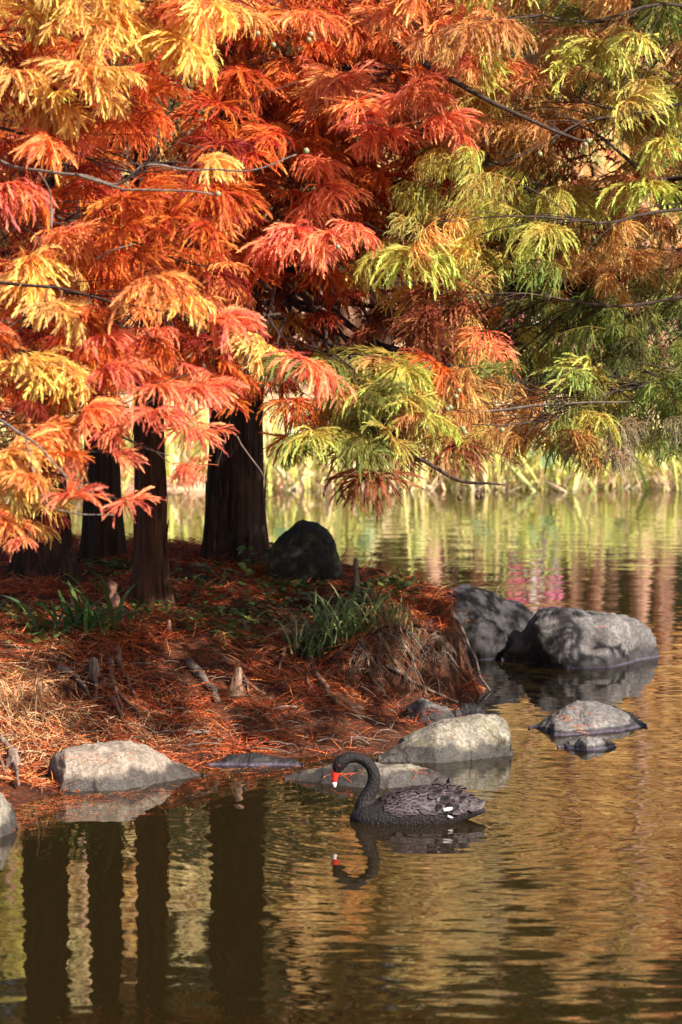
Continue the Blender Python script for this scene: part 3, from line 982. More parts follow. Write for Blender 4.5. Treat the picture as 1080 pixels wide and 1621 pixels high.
def upper_mass():
    """crowns above the top of the picture; they shade the island. Sun gaps are kept where light patches fall."""
    sv = np.array(SUN)
    for key, zlo, r0, n in (('T1', 5.9, 3.8, 3400), ('T2', 5.6, 2.6, 1700), ('T3', 6.0, 2.4, 1200), ('T4', 5.7, 2.6, 1500), ('LT', 5.2, 2.6, 1300), ('RT', 2.4, 3.4, 4600)):
        T = TREES[key]
        pts = []
        while len(pts) < n:
            u = random.random() ** 1.3
            z = zlo + u * (T['H'] - zlo)
            r = r0 * (1 - u) ** 0.8 * math.sqrt(random.uniform(0.05, 1)) + 0.2
            a = random.uniform(0, 6.283)
            c = Vector((T['b'].x + r * math.cos(a), T['b'].y + r * math.sin(a), z - 0.12 * r))
            px = 540 + c.x / c.y * F
            py = 447 - (c.z - CAM_H) / c.y * F
            if -260 < px < 1340 and py > -150: continue      # the picture's own foliage is placed above
            for _ in range(6):
                pts.append((c.x + random.gauss(0, .2), c.y + random.gauss(0, .2), c.z + random.gauss(0, .1)))
        pts = np.array(pts)
        keep = ~sun_gap(pts, 0.12)
        pts = pts[keep]
        m = len(pts)
        d = RNG.normal(0, 1, (m, 3)); d[:, 2] = d[:, 2] * 0.4 - 0.2
        pal = 'LGBB' if key == 'RT' else 'RROSD'
        cols = [np.array(COLOURS[random.choice(pal)]) * random.uniform(0.7, 1.1) for _ in range(m)]
        frond_mass('upper_foliage', key, pts, d, RNG.uniform(0.35, 0.55, m), cols, 5, 0.22)
        # limbs that carry it
        mb = MB()
        for k in range(14):
            z = zlo + (T['H'] - zlo) * (k + 0.3) / 15
            a = k * 2.4 + random.random()
            r = r0 * (1 - (z - zlo) / (T['H'] - zlo)) ** 0.8
            p0 = (T['b'].x + T['lean'][0] * z, T['b'].y, z + 0.25)
            p2 = (T['b'].x + r * math.cos(a), T['b'].y + r * math.sin(a), z - 0.1 * r)
            px = 540 + p2[0] / p2[1] * F; py = 447 - (p2[2] - CAM_H) / p2[1] * F
            if -120 < px < 1200 and py > -40: continue
            mb.tube(bez(p0, ((p0[0] + p2[0]) / 2, (p0[1] + p2[1]) / 2, z + 0.3), p2, 8), np.linspace(0.045, 0.01, 8), 6)
        if mb.n: tag(link('upper_limbs', mb.mesh('upper_limbs', M['branch'], True), T['e']), kind='stuff')


inner_mass()
upper_mass()
for key, k in (('T1', 34), ('T2', 18), ('LT', 26), ('RT', 24)):
    build_boughs(key, k)

# boughs that show bare in the photograph
def bare(key, pts, r0, r1, mat='branch', name='bough'):
    q = [P(*p) for p in pts]
    cv = []
    for i in range(len(q) - 1):
        p0 = q[max(i - 1, 0)]; p1 = q[i]; p2 = q[i + 1]; p3 = q[min(i + 2, len(q) - 1)]
        for t in np.linspace(0, 1, 6, endpoint=False):
            cv.append(0.5 * ((2 * p1) + (p2 - p0) * t + (2 * p0 - 5 * p1 + 4 * p2 - p3) * t * t + (3 * p1 - p0 - 3 * p2 + p3) * t ** 3))
    cv.append(q[-1])
    cv = wobble([tuple(c) for c in cv], 0.012, 5.0, r0 * 1000)
    v, f = tube_arrays(cv, np.linspace(r0, r1, len(cv)), 7)
    mb = MB(); mb.add(v, f)
    return link(name, mb.mesh(name, M[mat], True), TREES[key]['e'])


bare('T1', [(400, -60, 26), (520, -10, 22), (600, 45, 20), (660, 90, 19), (730, 135, 18.4), (800, 170, 18.2), (900, 215, 18.1), (938, 225, 18.1)], 0.035, 0.006)
bare('T1', [(400, 330, 26.6), (440, 405, 23.5), (500, 465, 21.5), (560, 520, 20.4), (640, 560, 19.6), (760, 590, 19.2)], 0.045, 0.008)
bare('T1', [(410, 560, 26.5), (520, 560, 23), (600, 545, 21.2), (690, 575, 20.3), (750, 585, 20)], 0.035, 0.008)
bare('T1', [(420, 480, 26.5), (560, 480, 22.5), (640, 500, 20.5), (700, 520, 19.8)], 0.03, 0.006)
bare('T1', [(440, 540, 25), (560, 620, 19), (640, 705, 17.9), (720, 757, 17.7), (775, 765, 17.6), (800, 768, 17.6)], 0.02, 0.005)
bare('T1', [(560, 560, 20), (680, 640, 18.6), (760, 652, 18.3), (860, 640, 18.2), (1000, 635, 18.1)], 0.016, 0.005, 'branch_pale')
bare('RT', [(1250, 400, 21), (1130, 350, 20.5), (1075, 312, 20.2), (1010, 265, 20.0), (955, 218, 19.8), (900, 190, 19.6)], 0.028, 0.006)
bare('RT', [(1260, 60, 21), (1100, 20, 20.4), (1000, 10, 20), (930, 40, 19.8)], 0.025, 0.006)
bare('LT', [(-300, 210, 17), (-60, 235, 16.6), (30, 265, 16.3), (120, 275, 16.1), (185, 292, 16.0), (230, 262, 15.9), (300, 268, 15.9), (392, 269, 15.8), (470, 245, 15.8)], 0.011, 0.004, 'branch_pale')
bare('LT', [(120, 275, 16.1), (190, 298, 15.9), (200, 300, 15.85), (270, 300, 15.8), (335, 305, 15.8)], 0.009, 0.005, 'branch_pale')
bare('LT', [(230, 262, 15.9), (245, 235, 15.8), (250, 205, 15.7)], 0.006, 0.003, 'branch_pale')
bare('LT', [(85, 330, 16.0), (80, 360, 15.9), (82, 310, 15.9), (62, 270, 15.8)], 0.006, 0.004, 'branch_pale')
bare('LT', [(150, 410, 16.0), (180, 395, 15.9), (212, 385, 15.9)], 0.005, 0.003, 'branch_pale')
bare('LT', [(-300, 560, 16), (-60, 640, 15.2), (40, 690, 14.9), (110, 760, 14.7), (150, 780, 14.7)], 0.009, 0.004, 'branch_pale')
bare('LT', [(40, 690, 14.9), (70, 790, 14.6), (120, 812, 14.6), (180, 815, 14.6)], 0.006, 0.003, 'branch_pale')
bare('LT', [(228, 640, 15.3), (262, 622, 15.3), (290, 604, 15.3)], 0.006, 0.004, 'branch_pale')
bare('LT', [(376, 690, 16), (400, 725, 16), (416, 752, 16), (420, 768, 16)], 0.004, 0.002, 'branch_pale')


def cone_mesh():
    n1, n2 = 9, 12
    v = []
    for i in range(n1):
        th = math.pi * i / (n1 - 1)
        for j in range(n2):
            ph = 2 * math.pi * j / n2
            r = 1 + 0.10 * math.cos(3 * ph + i * 1.2) * math.sin(th) + 0.06 * ((i + j) % 2)
            v.append((r * math.sin(th) * math.cos(ph), r * math.sin(th) * math.sin(ph), 1.08 * math.cos(th)))
    return mesh_np('cone', v, grid_faces(n1, n2, True), None, True)


CONE_G = cone_mesh(); CONE_G.materials.append(plain('green_cone', (0.23, 0.22, 0.13), 0.7, 0.2, 0.5, 1.5))
CONE_B = cone_mesh(); CONE_B.materials.append(plain('brown_cone', (0.10, 0.055, 0.035), 0.7, 0.2, 0.4, 1.5))
for (px, py, d, me) in [(365, 32, 17.4, CONE_G), (408, 52, 17.4, CONE_G), (433, 70, 17.4, CONE_G), (492, 53, 17.6, CONE_G), (489, 62, 17.6, CONE_G), (345, 306, 15.7, CONE_G), (485, 238, 15.7, CONE_G),
                        (535, 390, 17.8, CONE_G), (727, 618, 17.8, CONE_G), (722, 627, 17.8, CONE_G), (713, 644, 17.8, CONE_G), (709, 647, 17.8, CONE_G), (733, 678, 17.8, CONE_G), (736, 684, 17.8, CONE_G), (795, 680, 17.9, CONE_G),
                        (932, 222, 18.0, CONE_G), (927, 228, 18.0, CONE_G), (855, 243, 18, CONE_G), (728, 788, 17.5, CONE_B), (763, 784, 17.5, CONE_B), (757, 786, 17.5, CONE_B)]:
    o = bpy.data.objects.new('cone', me); COL.objects.link(o)
    o.parent = TREES['T1' if px > 340 else 'LT']['e']
    o.matrix_basis = Matrix.Translation(P(px, py, d) - o.parent.location) @ Matrix.Scale(0.0155, 4)

# ------------------------------------------------------------------ rocks
ROCKV = []


def rock(name, label, mat, outline, waters, thick, d=None, rough=0.03, seed=0, boxy=0.72, bottom=-0.25, front_slope=0.25, facets=0.02):
    """a boulder: for each x its ridge height comes from the outline, its foot from the waterline; full depth behind"""
    nx, na = 110, 76
    ox = np.array([p[0] for p in outline], float); oy = np.array([p[1] for p in outline], float)
    wx = np.array([p[0] for p in waters], float); wy = np.array([p[1] for p in waters], float)
    u = np.linspace(0, 1, nx); u = 0.5 - 0.5 * np.cos(np.pi * u)
    xs = ox[0] + (ox[-1] - ox[0]) * u
    V = np.zeros((nx, na, 3))
    ang = np.linspace(0, 2 * math.pi, na, endpoint=False)
    for i, px in enumerate(xs):
        top_py = np.interp(px, ox, oy); wpy = np.interp(px, wx, wy)
        foot = W(px, wpy) if d is None else P(px, wpy, d)
        e = max(0.02, math.sin(math.pi * min(max(u[i], 0.0), 1.0)) ** 0.45)
        hw = thick * 0.5 * e
        yf = foot.y; yc = yf + hw
        ridge_d = yf + hw * (0.8 + front_slope)
        zt = P(px, top_py, ridge_d).z
        zb = foot.z + bottom
        zc = (zt + zb) * 0.5; hz = max((zt - zb) * 0.5, 0.01)
        for j, a in enumerate(ang):
            c, s = math.cos(a), math.sin(a)
            cc = math.copysign(abs(c) ** boxy, c); ss = math.copysign(abs(s) ** boxy, s)
            lean = front_slope * hw * max(ss, 0)
            V[i, j] = (P(px, wpy, yc + hw * cc).x * 1.0, yc + hw * cc * (1 - 0.25 * max(ss, 0)) + lean * 0.5, zc + hz * ss)
    cen = V.reshape(-1, 3).mean(0)
    flat = V.reshape(-1, 3)
    size = max(flat[:, 0].max() - flat[:, 0].min(), 0.2)
    for k in range(len(flat)):
        p = Vector(flat[k])
        q = p / size + Vector((seed * 3.3, seed * 1.1, 0))
        nrm = (p - Vector(cen)).normalized()
        a = fbm(q * 2.6, 0.6, 6) * rough * size * 1.25
        cell = noise.voronoi(q * 3.2)[0]
        b = (abs(noise.noise(q * 3.7)) - 0.25) * facets * size * 2.4 - (cell[1] - cell[0] < 0.07) * 0.006 * size - (cell[0] - 0.35) * facets * size * 1.5
        c = (noise.noise(p * 22) * 0.009 + noise.noise(p * 55) * 0.005) * min(1.0, rough / .03)
        flat[k] = p + nrm * (a - b + c)
    v = np.vstack([flat, flat[:na].mean(0), flat[-na:].mean(0)])
    j = np.arange(na); j2 = (j + 1) % na
    f = [grid_faces(nx, na, True), np.stack([np.full(na, nx * na), j2, j], -1), np.stack([np.full(na, nx * na + 1), (nx - 1) * na + j, (nx - 1) * na + j2], -1)]
    o = link(name, mesh_np(name, v, f, M[mat], True))
    ROCKV.append(v)
    return tag(o, label, 'rock', 'boulders around the island shore')


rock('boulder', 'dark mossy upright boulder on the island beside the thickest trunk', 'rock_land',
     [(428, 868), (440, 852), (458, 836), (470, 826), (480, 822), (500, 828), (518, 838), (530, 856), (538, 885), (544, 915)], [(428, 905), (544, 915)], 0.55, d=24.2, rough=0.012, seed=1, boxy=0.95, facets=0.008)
rock('boulder', 'smooth dark domed boulder against the root-hung end of the island', 'rock_dark',
     [(690, 1000), (698, 945), (715, 936), (745, 933), (780, 942), (815, 956), (838, 972), (846, 992), (848, 1010)], [(690, 1048), (760, 1046), (848, 1036)], 0.9, rough=0.035, seed=2, boxy=0.9)
rock('boulder', 'long pitted grey boulder with sunlit right side, furthest right in the water', 'rock_grey',
     [(800, 1040), (815, 1010), (838, 985), (858, 968), (880, 963), (915, 966), (940, 974), (958, 977), (985, 972), (1005, 980), (1022, 1000), (1036, 1024), (1042, 1040)], [(800, 1046), (900, 1058), (960, 1056), (1042, 1040)], 0.75, rough=0.026, seed=3, boxy=0.8, facets=0.022)
rock('flat_rock', 'low flat rock awash on the right with orange leaf bits and grass on it', 'rock_awash',
     [(842, 1150), (870, 1136), (900, 1122), (935, 1117), (965, 1120), (990, 1130), (1018, 1148)], [(842, 1153), (880, 1166), (990, 1160), (1018, 1152)], 0.85, rough=0.03, seed=4, boxy=0.9)
rock('flat_rock', 'small knob of stone just in front of the low flat rock awash', 'rock_awash',
     [(884, 1182), (900, 1173), (920, 1167), (950, 1168), (968, 1175), (976, 1182)], [(884, 1184), (930, 1190), (976, 1184)], 0.3, rough=0.04, seed=5, boxy=0.9)
rock('boulder', 'pale blunt-ended slanting rock at the water behind the swan', 'rock_pale',
     [(600, 1198), (620, 1184), (650, 1165), (690, 1148), (720, 1138), (755, 1131), (780, 1132), (797, 1142), (804, 1160), (806, 1180)], [(600, 1207), (690, 1208), (806, 1196)], 0.55, rough=0.014, seed=6, boxy=0.62, front_slope=0.1, facets=0.016)
rock('boulder', 'grey rock half buried in red needles above the slanting rock', 'rock_grey',
     [(636, 1150), (648, 1122), (668, 1113), (695, 1117), (715, 1128), (730, 1150)], [(636, 1165), (730, 1165)], 0.5, rough=0.05, seed=7, d=20.7, boxy=0.75, facets=0.04, bottom=-0.1)
rock('boulder', 'small wet stone where the overhanging bank meets the water', 'rock_grey',
     [(722, 1124), (738, 1114), (755, 1117), (772, 1130)], [(722, 1134), (772, 1136)], 0.3, rough=0.05, seed=8, boxy=0.8)
rock('flat_rock', 'low pale flat rock directly behind the neck of the swan', 'rock_pale',
     [(452, 1232), (480, 1222), (520, 1214), (570, 1211), (620, 1210), (665, 1211), (690, 1217), (708, 1232)], [(452, 1236), (540, 1246), (620, 1250), (708, 1240)], 0.55, rough=0.018, seed=9, boxy=0.8)
rock('boulder', 'broad warm beige rock with tapering right end on the left shore', 'rock_warm',
     [(80, 1204), (84, 1196), (110, 1184), (150, 1179), (195, 1178), (230, 1184), (260, 1198), (290, 1214), (314, 1226)], [(80, 1240), (100, 1252), (200, 1250), (270, 1238), (314, 1230)], 0.62, rough=0.02, seed=10, boxy=0.7)
rock('boulder', 'rounded rock cut off by the left edge at the waterline', 'rock_pale',
     [(-110, 1290), (-70, 1262), (-30, 1252), (0, 1258), (14, 1274), (24, 1294), (28, 1308)], [(-110, 1325), (0, 1326), (28, 1312)], 0.5, rough=0.025, seed=11, boxy=0.8)
rock('stone', 'thin grey stone sliver on the mud line left of the swan', 'rock_dark',
     [(330, 1208), (370, 1198), (410, 1198), (450, 1202), (480, 1208)], [(330, 1212), (480, 1213)], 0.2, rough=0.03, seed=12, boxy=0.8)

# ------------------------------------------------------------------ ground cover of the island
LIT = [(0.40, 0.068, 0.022), (0.48, 0.115, 0.032), (0.54, 0.18, 0.05), (0.24, 0.042, 0.02), (0.08, 0.03, 0.02), (0.42, 0.24, 0.12)]


def litter():
    n = 47000
    px = RNG.uniform(-90, 800, n * 3)
    # even spread over the slope, denser to the camera side
    x = RNG.uniform(-3.4, 1.15, n * 3); y = RNG.uniform(16.6, 27.2, n * 3)
    ins = inside(x, y, POLY)
    pxx = 540 + x / y * F
    ok = ins & (pxx > -70) & (pxx < 800)
    dens = 0.42 + 1.5 * (vnoise(x, y, 1.6) + vnoise(x, y, 5.0)) + 0.30 * smooth((21 - y) / 3) - .15 * np.exp(-((y - 20.8) / .5) ** 2) * (x > -1.6)
    ok &= RNG.random(len(x)) < np.clip(dens, 0.03, 1)
    x = x[ok][:n]; y = y[ok][:n]
    m = len(x)
    z = ground_z(x, y)
    e = 0.03
    gx = (ground_z(x + e, y) - ground_z(x - e, y)) / (2 * e); gy = (ground_z(x, y + e) - ground_z(x, y - e)) / (2 * e)
    flat = np.hypot(gx, gy) < RNG.uniform(0.6, 1.8, m)
    x, y, z, gx, gy = x[flat], y[flat], z[flat], gx[flat], gy[flat]; m = len(x)
    a = RNG.uniform(0, 2 * math.pi, m)
    d = np.stack([np.cos(a), np.sin(a), gx * np.cos(a) + gy * np.sin(a) + RNG.normal(0.12, 0.22, m)], 1)
    L = RNG.uniform(0.06, 0.19, m)
    p = np.stack([x, y, z + RNG.uniform(0.004, 0.035, m)], 1)
    v, f, fi, al = fronds(p, d, L, L * 0.065, np.full(m, 0.14), n=6, ang=0.5, fat=0.6)
    w = RNG.choice(len(LIT), m, p=[0.28, 0.23, 0.12, 0.18, 0.15, 0.04])
    cols = np.array(LIT)[w] * RNG.uniform(0.7, 1.25, m)[:, None]
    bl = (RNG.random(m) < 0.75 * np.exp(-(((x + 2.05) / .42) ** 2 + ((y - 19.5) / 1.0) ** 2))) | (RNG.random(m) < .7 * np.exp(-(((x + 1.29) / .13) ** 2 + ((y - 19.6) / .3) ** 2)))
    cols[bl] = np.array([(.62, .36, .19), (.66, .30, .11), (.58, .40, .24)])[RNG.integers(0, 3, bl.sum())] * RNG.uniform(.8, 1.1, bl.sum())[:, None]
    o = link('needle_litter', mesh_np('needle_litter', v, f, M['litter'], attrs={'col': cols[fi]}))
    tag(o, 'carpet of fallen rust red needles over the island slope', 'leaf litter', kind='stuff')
    # straw-like strands and fine bare rootlets on the cut bank
    mb = MB()
    for k in range(1150):
        r = random.random() ** .8 + .1
        if r < 0.5: px, py = random.gauss(640, 60), random.uniform(985, 1130)
        elif r < 0.8: px, py = random.uniform(100, 640), random.uniform(1030, 1200)
        else: px, py = random.uniform(-40, 640), random.uniform(920, 1190)
        g = on_ground_fast(px, py)
        if g is None: continue
        a = random.uniform(0, 6.28)
        L = random.uniform(0.08, 0.26)
        fall = -0.8 if r < 0.5 else -0.1
        d1 = Vector((math.cos(a) * .7, -abs(math.sin(a)) * 0.6, random.gauss(0.1, .2) + fall)) * L
        c = bez(g + Vector((0, 0, 0.02)), g + d1 * 0.5 + Vector((random.gauss(0, .03), -0.03, 0.05)), g + d1 + Vector((0, -.02, .02)), 5)
        tone = random.choice([(0.22, 0.16, 0.12), (0.14, 0.09, 0.065), (0.26, 0.10, 0.05), (0.34, 0.27, 0.22), (0.09, 0.06, 0.05), (.32, .12, .05)])
        v, f = tube_arrays(c, np.linspace(0.0026, 0.0011, 5), 3, False)
        mb.add(v, f, col=tone)
    o = link('straw_litter', mb.mesh('straw_litter', M['litter']))
    tag(o, 'dry pale straw and rootlets matted on the bank of the island', 'dry straw', kind='stuff')


_gx = np.linspace(-3.6, 1.6, 320); _gy = np.linspace(15.5, 30, 500)
_GZ = ground_z(*np.meshgrid(_gx, _gy, indexing='ij'))


def on_ground_fast(px, py):
    ds = np.linspace(16.4, 27.6, 220)
    u, vv = (px - 540) / F, -(py - 810) / F
    k = ds / (vv * ST + CT)
    X = u * k; Z = CAM_H + (vv * CT - ST) * k
    i = np.clip(np.searchsorted(_gx, X), 0, 319); j = np.clip(np.searchsorted(_gy, ds), 0, 499)
    z = _GZ[i, j]
    hit = np.where((Z <= z))[0]
    if len(hit) == 0 or z[hit[0]] < -0.02: return None
    h = hit[0]
    return Vector((X[h], ds[h], z[h]))


litter()


def ground_cover():
    """little green leaves creeping through the litter"""
    V = []; C = []
    patches = [(330, 930, 60, 26), (420, 965, 60, 30), (300, 985, 40, 18), (370, 1000, 40, 20), (150, 990, 60, 18), (230, 960, 30, 18), (590, 950, 60, 22), (60, 1010, 50, 20), (440, 930, 40, 16), (180, 905, 50, 14), (480, 940, 40, 20), (620, 935, 40, 12), (40, 975, 40, 12)]
    for (cx, cy, sx, sy) in patches:
        for k in range(230):
            g = on_ground_fast(random.gauss(cx, sx * .6), random.gauss(cy, sy * .6))
            if g is None: continue
            a = random.uniform(0, 6.28); L = random.uniform(0.025, 0.075); w = L * random.uniform(0.25, 0.5)
            d = Vector((math.cos(a), math.sin(a), random.uniform(-0.1, 0.9))).normalized()
            s = d.cross(Vector((0, 0, 1))).normalized() * w
            b = g + Vector((random.gauss(0, .01), 0, random.uniform(0.01, 0.06)))
            V += [tuple(b), tuple(b + d * L * .5 + s), tuple(b + d * L), tuple(b + d * L * .5 - s)]
            c = np.array(random.choice([(0.07, 0.13, 0.03), (0.12, 0.19, 0.045), (0.05, 0.09, 0.03), (0.19, 0.24, 0.06)])) * random.uniform(.8, 1.2)
            C += [c] * 4
    n = len(V) // 4
    o = link('ground_cover', mesh_np('ground_cover', V, np.arange(n * 4).reshape(n, 4), M['leaf_col'], attrs={'col': np.array(C)}))
    tag(o, 'low creeping green leaves among the red needles on the island', 'ground cover', kind='stuff')


ground_cover()


def leaf_blade(name, length=1.0, width=0.16, curve=0.5, cup=0.25, n=9, tipshape=1.0):
    """one leaf along +x, arching; with midrib fold"""
    v = []
    for i in range(n):
        t = i / (n - 1)
        x = length * (t - 0.12 * curve * t * t); z = curve * length * (0.55 * t - 0.85 * t * t)
        w = width * math.sin(math.pi * min(1, (t * 0.94 + 0.06)) ** tipshape) ** 0.8 * 0.5 if i < n - 1 else 0.002
        v += [(x, -w, z + cup * w), (x, 0, z), (x, w, z + cup * w)]
    me = mesh_np(name, v, grid_faces(n, 3), M['leaf'], True, {'tone': np.full(len(v), 0.5), 'along': np.ones(len(v))})
    return me


BLADES = [leaf_blade('leaf', 1, 0.085, c, 0.3) for c in (0.25, 0.5, 0.8)]
HEARTS = [leaf_blade('leaf', 1, 0.72, c, 0.2, 8, 0.6) for c in (0.2, 0.45)]


def plant(name, label, cat, px, py, leaves, stem_h=0.0, group=None, rs=1):
    g = on_ground(px, py)
    e = empty(name, g, label, cat, group)
    r = random.Random(rs)
    if stem_h > 0:
        mb = MB()
        for k in range(max(1, len(leaves) // 6)):
            q = Vector((r.gauss(0, .08), r.gauss(0, .05), stem_h * r.uniform(0.7, 1.0)))
            mb.tube(bez((0, 0, -0.02), (q.x * .3, q.y * .3, q.z * .6), q, 8), np.linspace(0.005, 0.002, 8), 5)
        link('stem', mb.mesh('stem', M['root']), e, False)
    for (mesh, L, az, tilt, z, off, c) in leaves:
        o = bpy.data.objects.new('leaf', mesh); COL.objects.link(o); o.parent = e
        o.location = (off[0], off[1], z); o.rotation_euler = (r.gauss(0, .25), -tilt, az); o.scale = (L, L, L); o.color = (*c, 1)
    return e


def blade_leaves(n, L, c, r, spread=0.05, tilt=(0.4, 1.2)):
    out = []
    for k in range(n):
        cc = tuple(x * r.uniform(.7, 1.25) for x in c)
        out.append((r.choice(BLADES), r.uniform(*L), r.uniform(0, 6.28), r.uniform(*tilt), 0.0, (r.gauss(0, spread), r.gauss(0, spread)), cc))
    return out


def heart_leaves(n, L, c, r, sx, zr):
    out = []
    for k in range(n):
        cc = tuple(x * r.uniform(.7, 1.3) for x in c)
        out.append((r.choice(HEARTS), r.uniform(*L), r.uniform(0, 6.28), r.uniform(-0.7, 0.3), r.uniform(*zr), (r.gauss(0, sx), r.gauss(0, sx * .6)), cc))
    return out


r = random.Random(3)
plant('iris_plant', 'dark green iris clump with upright blades between the reddish root knees', 'plant', 130, 1000, blade_leaves(52, (0.22, 0.52), (0.075, 0.14, 0.04), r, 0.15), rs=1)
plant('leafy_seedling', 'glossy seedling with drooping long leaves right of the tall pink knee', 'plant', 205, 1008, [(BLADES[2], 0.17, a, 0.5, 0.13, (0, 0), c) for a, c in ((0.3, (0.08, 0.13, 0.04)), (2.2, (.07, .12, .04)), (4.5, (.22, .24, .10)), (5.4, (.10, .15, .07)), (3.5, (.06, .10, .03)), (1.2, (.05, .1, .04)), (5.9, (.07, .12, .06)))] + blade_leaves(5, (.1, .2), (.06, .11, .03), r), 0.17, rs=2)
plant('broadleaf_weed', 'heart leaved weed growing against the foot of the thickest trunk', 'plant', 432, 914, heart_leaves(40, (0.06, 0.11), (0.12, 0.21, 0.05), r, 0.15, (0.06, 0.30)), 0.24, rs=3)
plant('broadleaf_weed', 'small bright weed with two pairs of leaves below the grey boulder', 'plant', 437, 948, heart_leaves(6, (0.045, 0.07), (0.13, 0.22, 0.04), r, 0.05, (0.02, 0.06)), 0.05, rs=4)
plant('broadleaf_weed', 'yellow green sprig at the left edge of the island slope', 'plant', 28, 985, heart_leaves(12, (0.05, 0.08), (0.26, 0.28, 0.05), r, 0.09, (0.03, 0.14)), 0.12, rs=5)
plant('broadleaf_weed', 'lime seedling above the pale cut stub on the slope', 'plant', 388, 1020, heart_leaves(8, (0.04, 0.07), (0.16, 0.28, 0.05), r, 0.05, (0.02, 0.08)), 0.06, rs=6)
plant('broadleaf_weed', 'three lime leaves low on the sunny left slope', 'plant', 40, 1068, heart_leaves(5, (0.05, 0.07), (0.25, 0.3, 0.05), r, 0.06, (0.02, 0.06)), 0.05, rs=7)
plant('grass_clump', 'blades of bright grass behind the tall pink knee', 'plant', 160, 945, blade_leaves(12, (0.15, 0.33), (0.12, 0.18, 0.05), r, 0.08), rs=8)
plant('broadleaf_weed', 'dark leafy sprig beside the lit foot of the slim trunk', 'plant', 290, 955, heart_leaves(10, (0.04, 0.07), (0.07, 0.12, 0.03), r, 0.08, (0.02, 0.1)), 0.08, rs=9)


def tuft(name, label, px, py, n, L, sx, cols, width=0.006):
    g = on_ground(px, py)
    e = empty(name, g, label, 'grass')
    V = []; Fc = []; C = []
    for k in range(n):
        a = random.uniform(0, 6.28); l = random.uniform(*L)
        d = Vector((math.cos(a), math.sin(a), 0)); up = random.uniform(0.6, 1.35)
        b = Vector((random.gauss(0, sx), random.gauss(0, sx * .6), 0))
        b.z = gz(g.x + b.x, g.y + b.y) - g.z
        c = bez(b, b + d * l * 0.25 + Vector((0, 0, l * up * .8)), b + d * l * random.uniform(.4, .95) + Vector((0, 0, l * random.uniform(0.0, .85))), 8)
        s = np.array(tuple(d.cross(Vector((0, 0, 1))))) * 1.0 + np.array([0.0, 0.0, 0.15])
        w = width * random.uniform(.7, 1.2) * np.array([1, 1, 1, .95, .85, .7, .45, .1])[:, None]
        i0 = len(V)
        col = np.array(random.choice(cols)) * random.uniform(.75, 1.25)
        for p, ww in zip(c, w): V += [p - s * ww, p + s * ww]; C += [col, col]
        for j in range(7): Fc.append((i0 + 2 * j, i0 + 2 * j + 1, i0 + 2 * j + 3, i0 + 2 * j + 2))
    o = link('blades', mesh_np('blades', np.array(V), np.array(Fc), M['leaf_col'], True, {'col': np.array(C)}), e, False)
    tag(o, kind='stuff')


GR = [(0.16, 0.24, 0.08), (0.10, 0.17, 0.05), (0.26, 0.32, 0.14), (0.32, 0.34, 0.18), (0.08, 0.13, 0.04)]
tuft('grass_tuft', 'large drooping sedge tuft on the brow of the bank', 528, 1035, 280, (0.26, 0.60), 0.13, GR, 0.0085)
tuft('grass_tuft', 'lower sedge tuft right of the large one, fading to straw', 600, 990, 170, (0.14, 0.34), 0.13, GR + [(0.4, 0.3, 0.15), (0.36, 0.28, 0.14)], 0.005)
tuft('grass_tuft', 'dry straw tuft hanging over the eroded bank', 625, 1000, 90, (0.12, 0.26), 0.10, [(0.30, 0.15, 0.08), (0.36, 0.24, 0.14), (0.30, 0.10, 0.04)], 0.003)
tuft('grass_tuft', 'sunlit straw coloured tuft at the left edge of the island', 8, 1120, 200, (0.12, 0.3), 0.16, [(0.48, 0.30, 0.16), (0.5, 0.36, 0.2), (0.4, 0.16, 0.06)], 0.004)

# knees and roots
def knee(label, px, py, hpx, wpx, mat, top=1.0, seed=0, lean=0.0, bulb=0.0):
    g = on_ground(px, py)
    h = hpx / S(g.y); R = wpx / S(g.y) / 2
    nz, na = 34, 28
    V = np.zeros((nz, na, 3))
    for i in range(nz):
        t = i / (nz - 1)
        prof = (1.0 - 0.50 * t ** 0.7) * (1 + bulb * math.exp(-((t - 0.86) / 0.1) ** 2) - 0.5 * bulb * math.exp(-((t - 0.70) / .08) ** 2)) * math.sqrt(max(0.0, 1 - max(0, (t - 0.86) / 0.14) ** 2))
        prof += 0.5 * math.exp(-t / 0.08)
        for j in range(na):
            a = 2 * math.pi * j / na
            q = Vector((math.cos(a) * 1.6, math.sin(a) * 1.6, t * 4 + seed * 5))
            rr = R * prof * (1 + 0.42 * noise.noise(q) + 0.20 * noise.noise(q * 2.7)) * (1.12 - .25 * t)
            V[i, j] = (rr * math.cos(a) + lean * h * t, rr * math.sin(a), h * t * top - 0.05 + 0.0)
    v = np.vstack([V.reshape(-1, 3), V[-1].mean(0)])
    j = np.arange(na)
    f = [grid_faces(nz, na, True), np.stack([np.full(na, nz * na), (nz - 1) * na + j, (nz - 1) * na + (j + 1) % na], -1)]
    o = link('cypress_knee', mesh_np('cypress_knee', v, f, M[mat], True))
    o.location = g
    tag(o, label, 'root knee', 'cypress knees on the island')


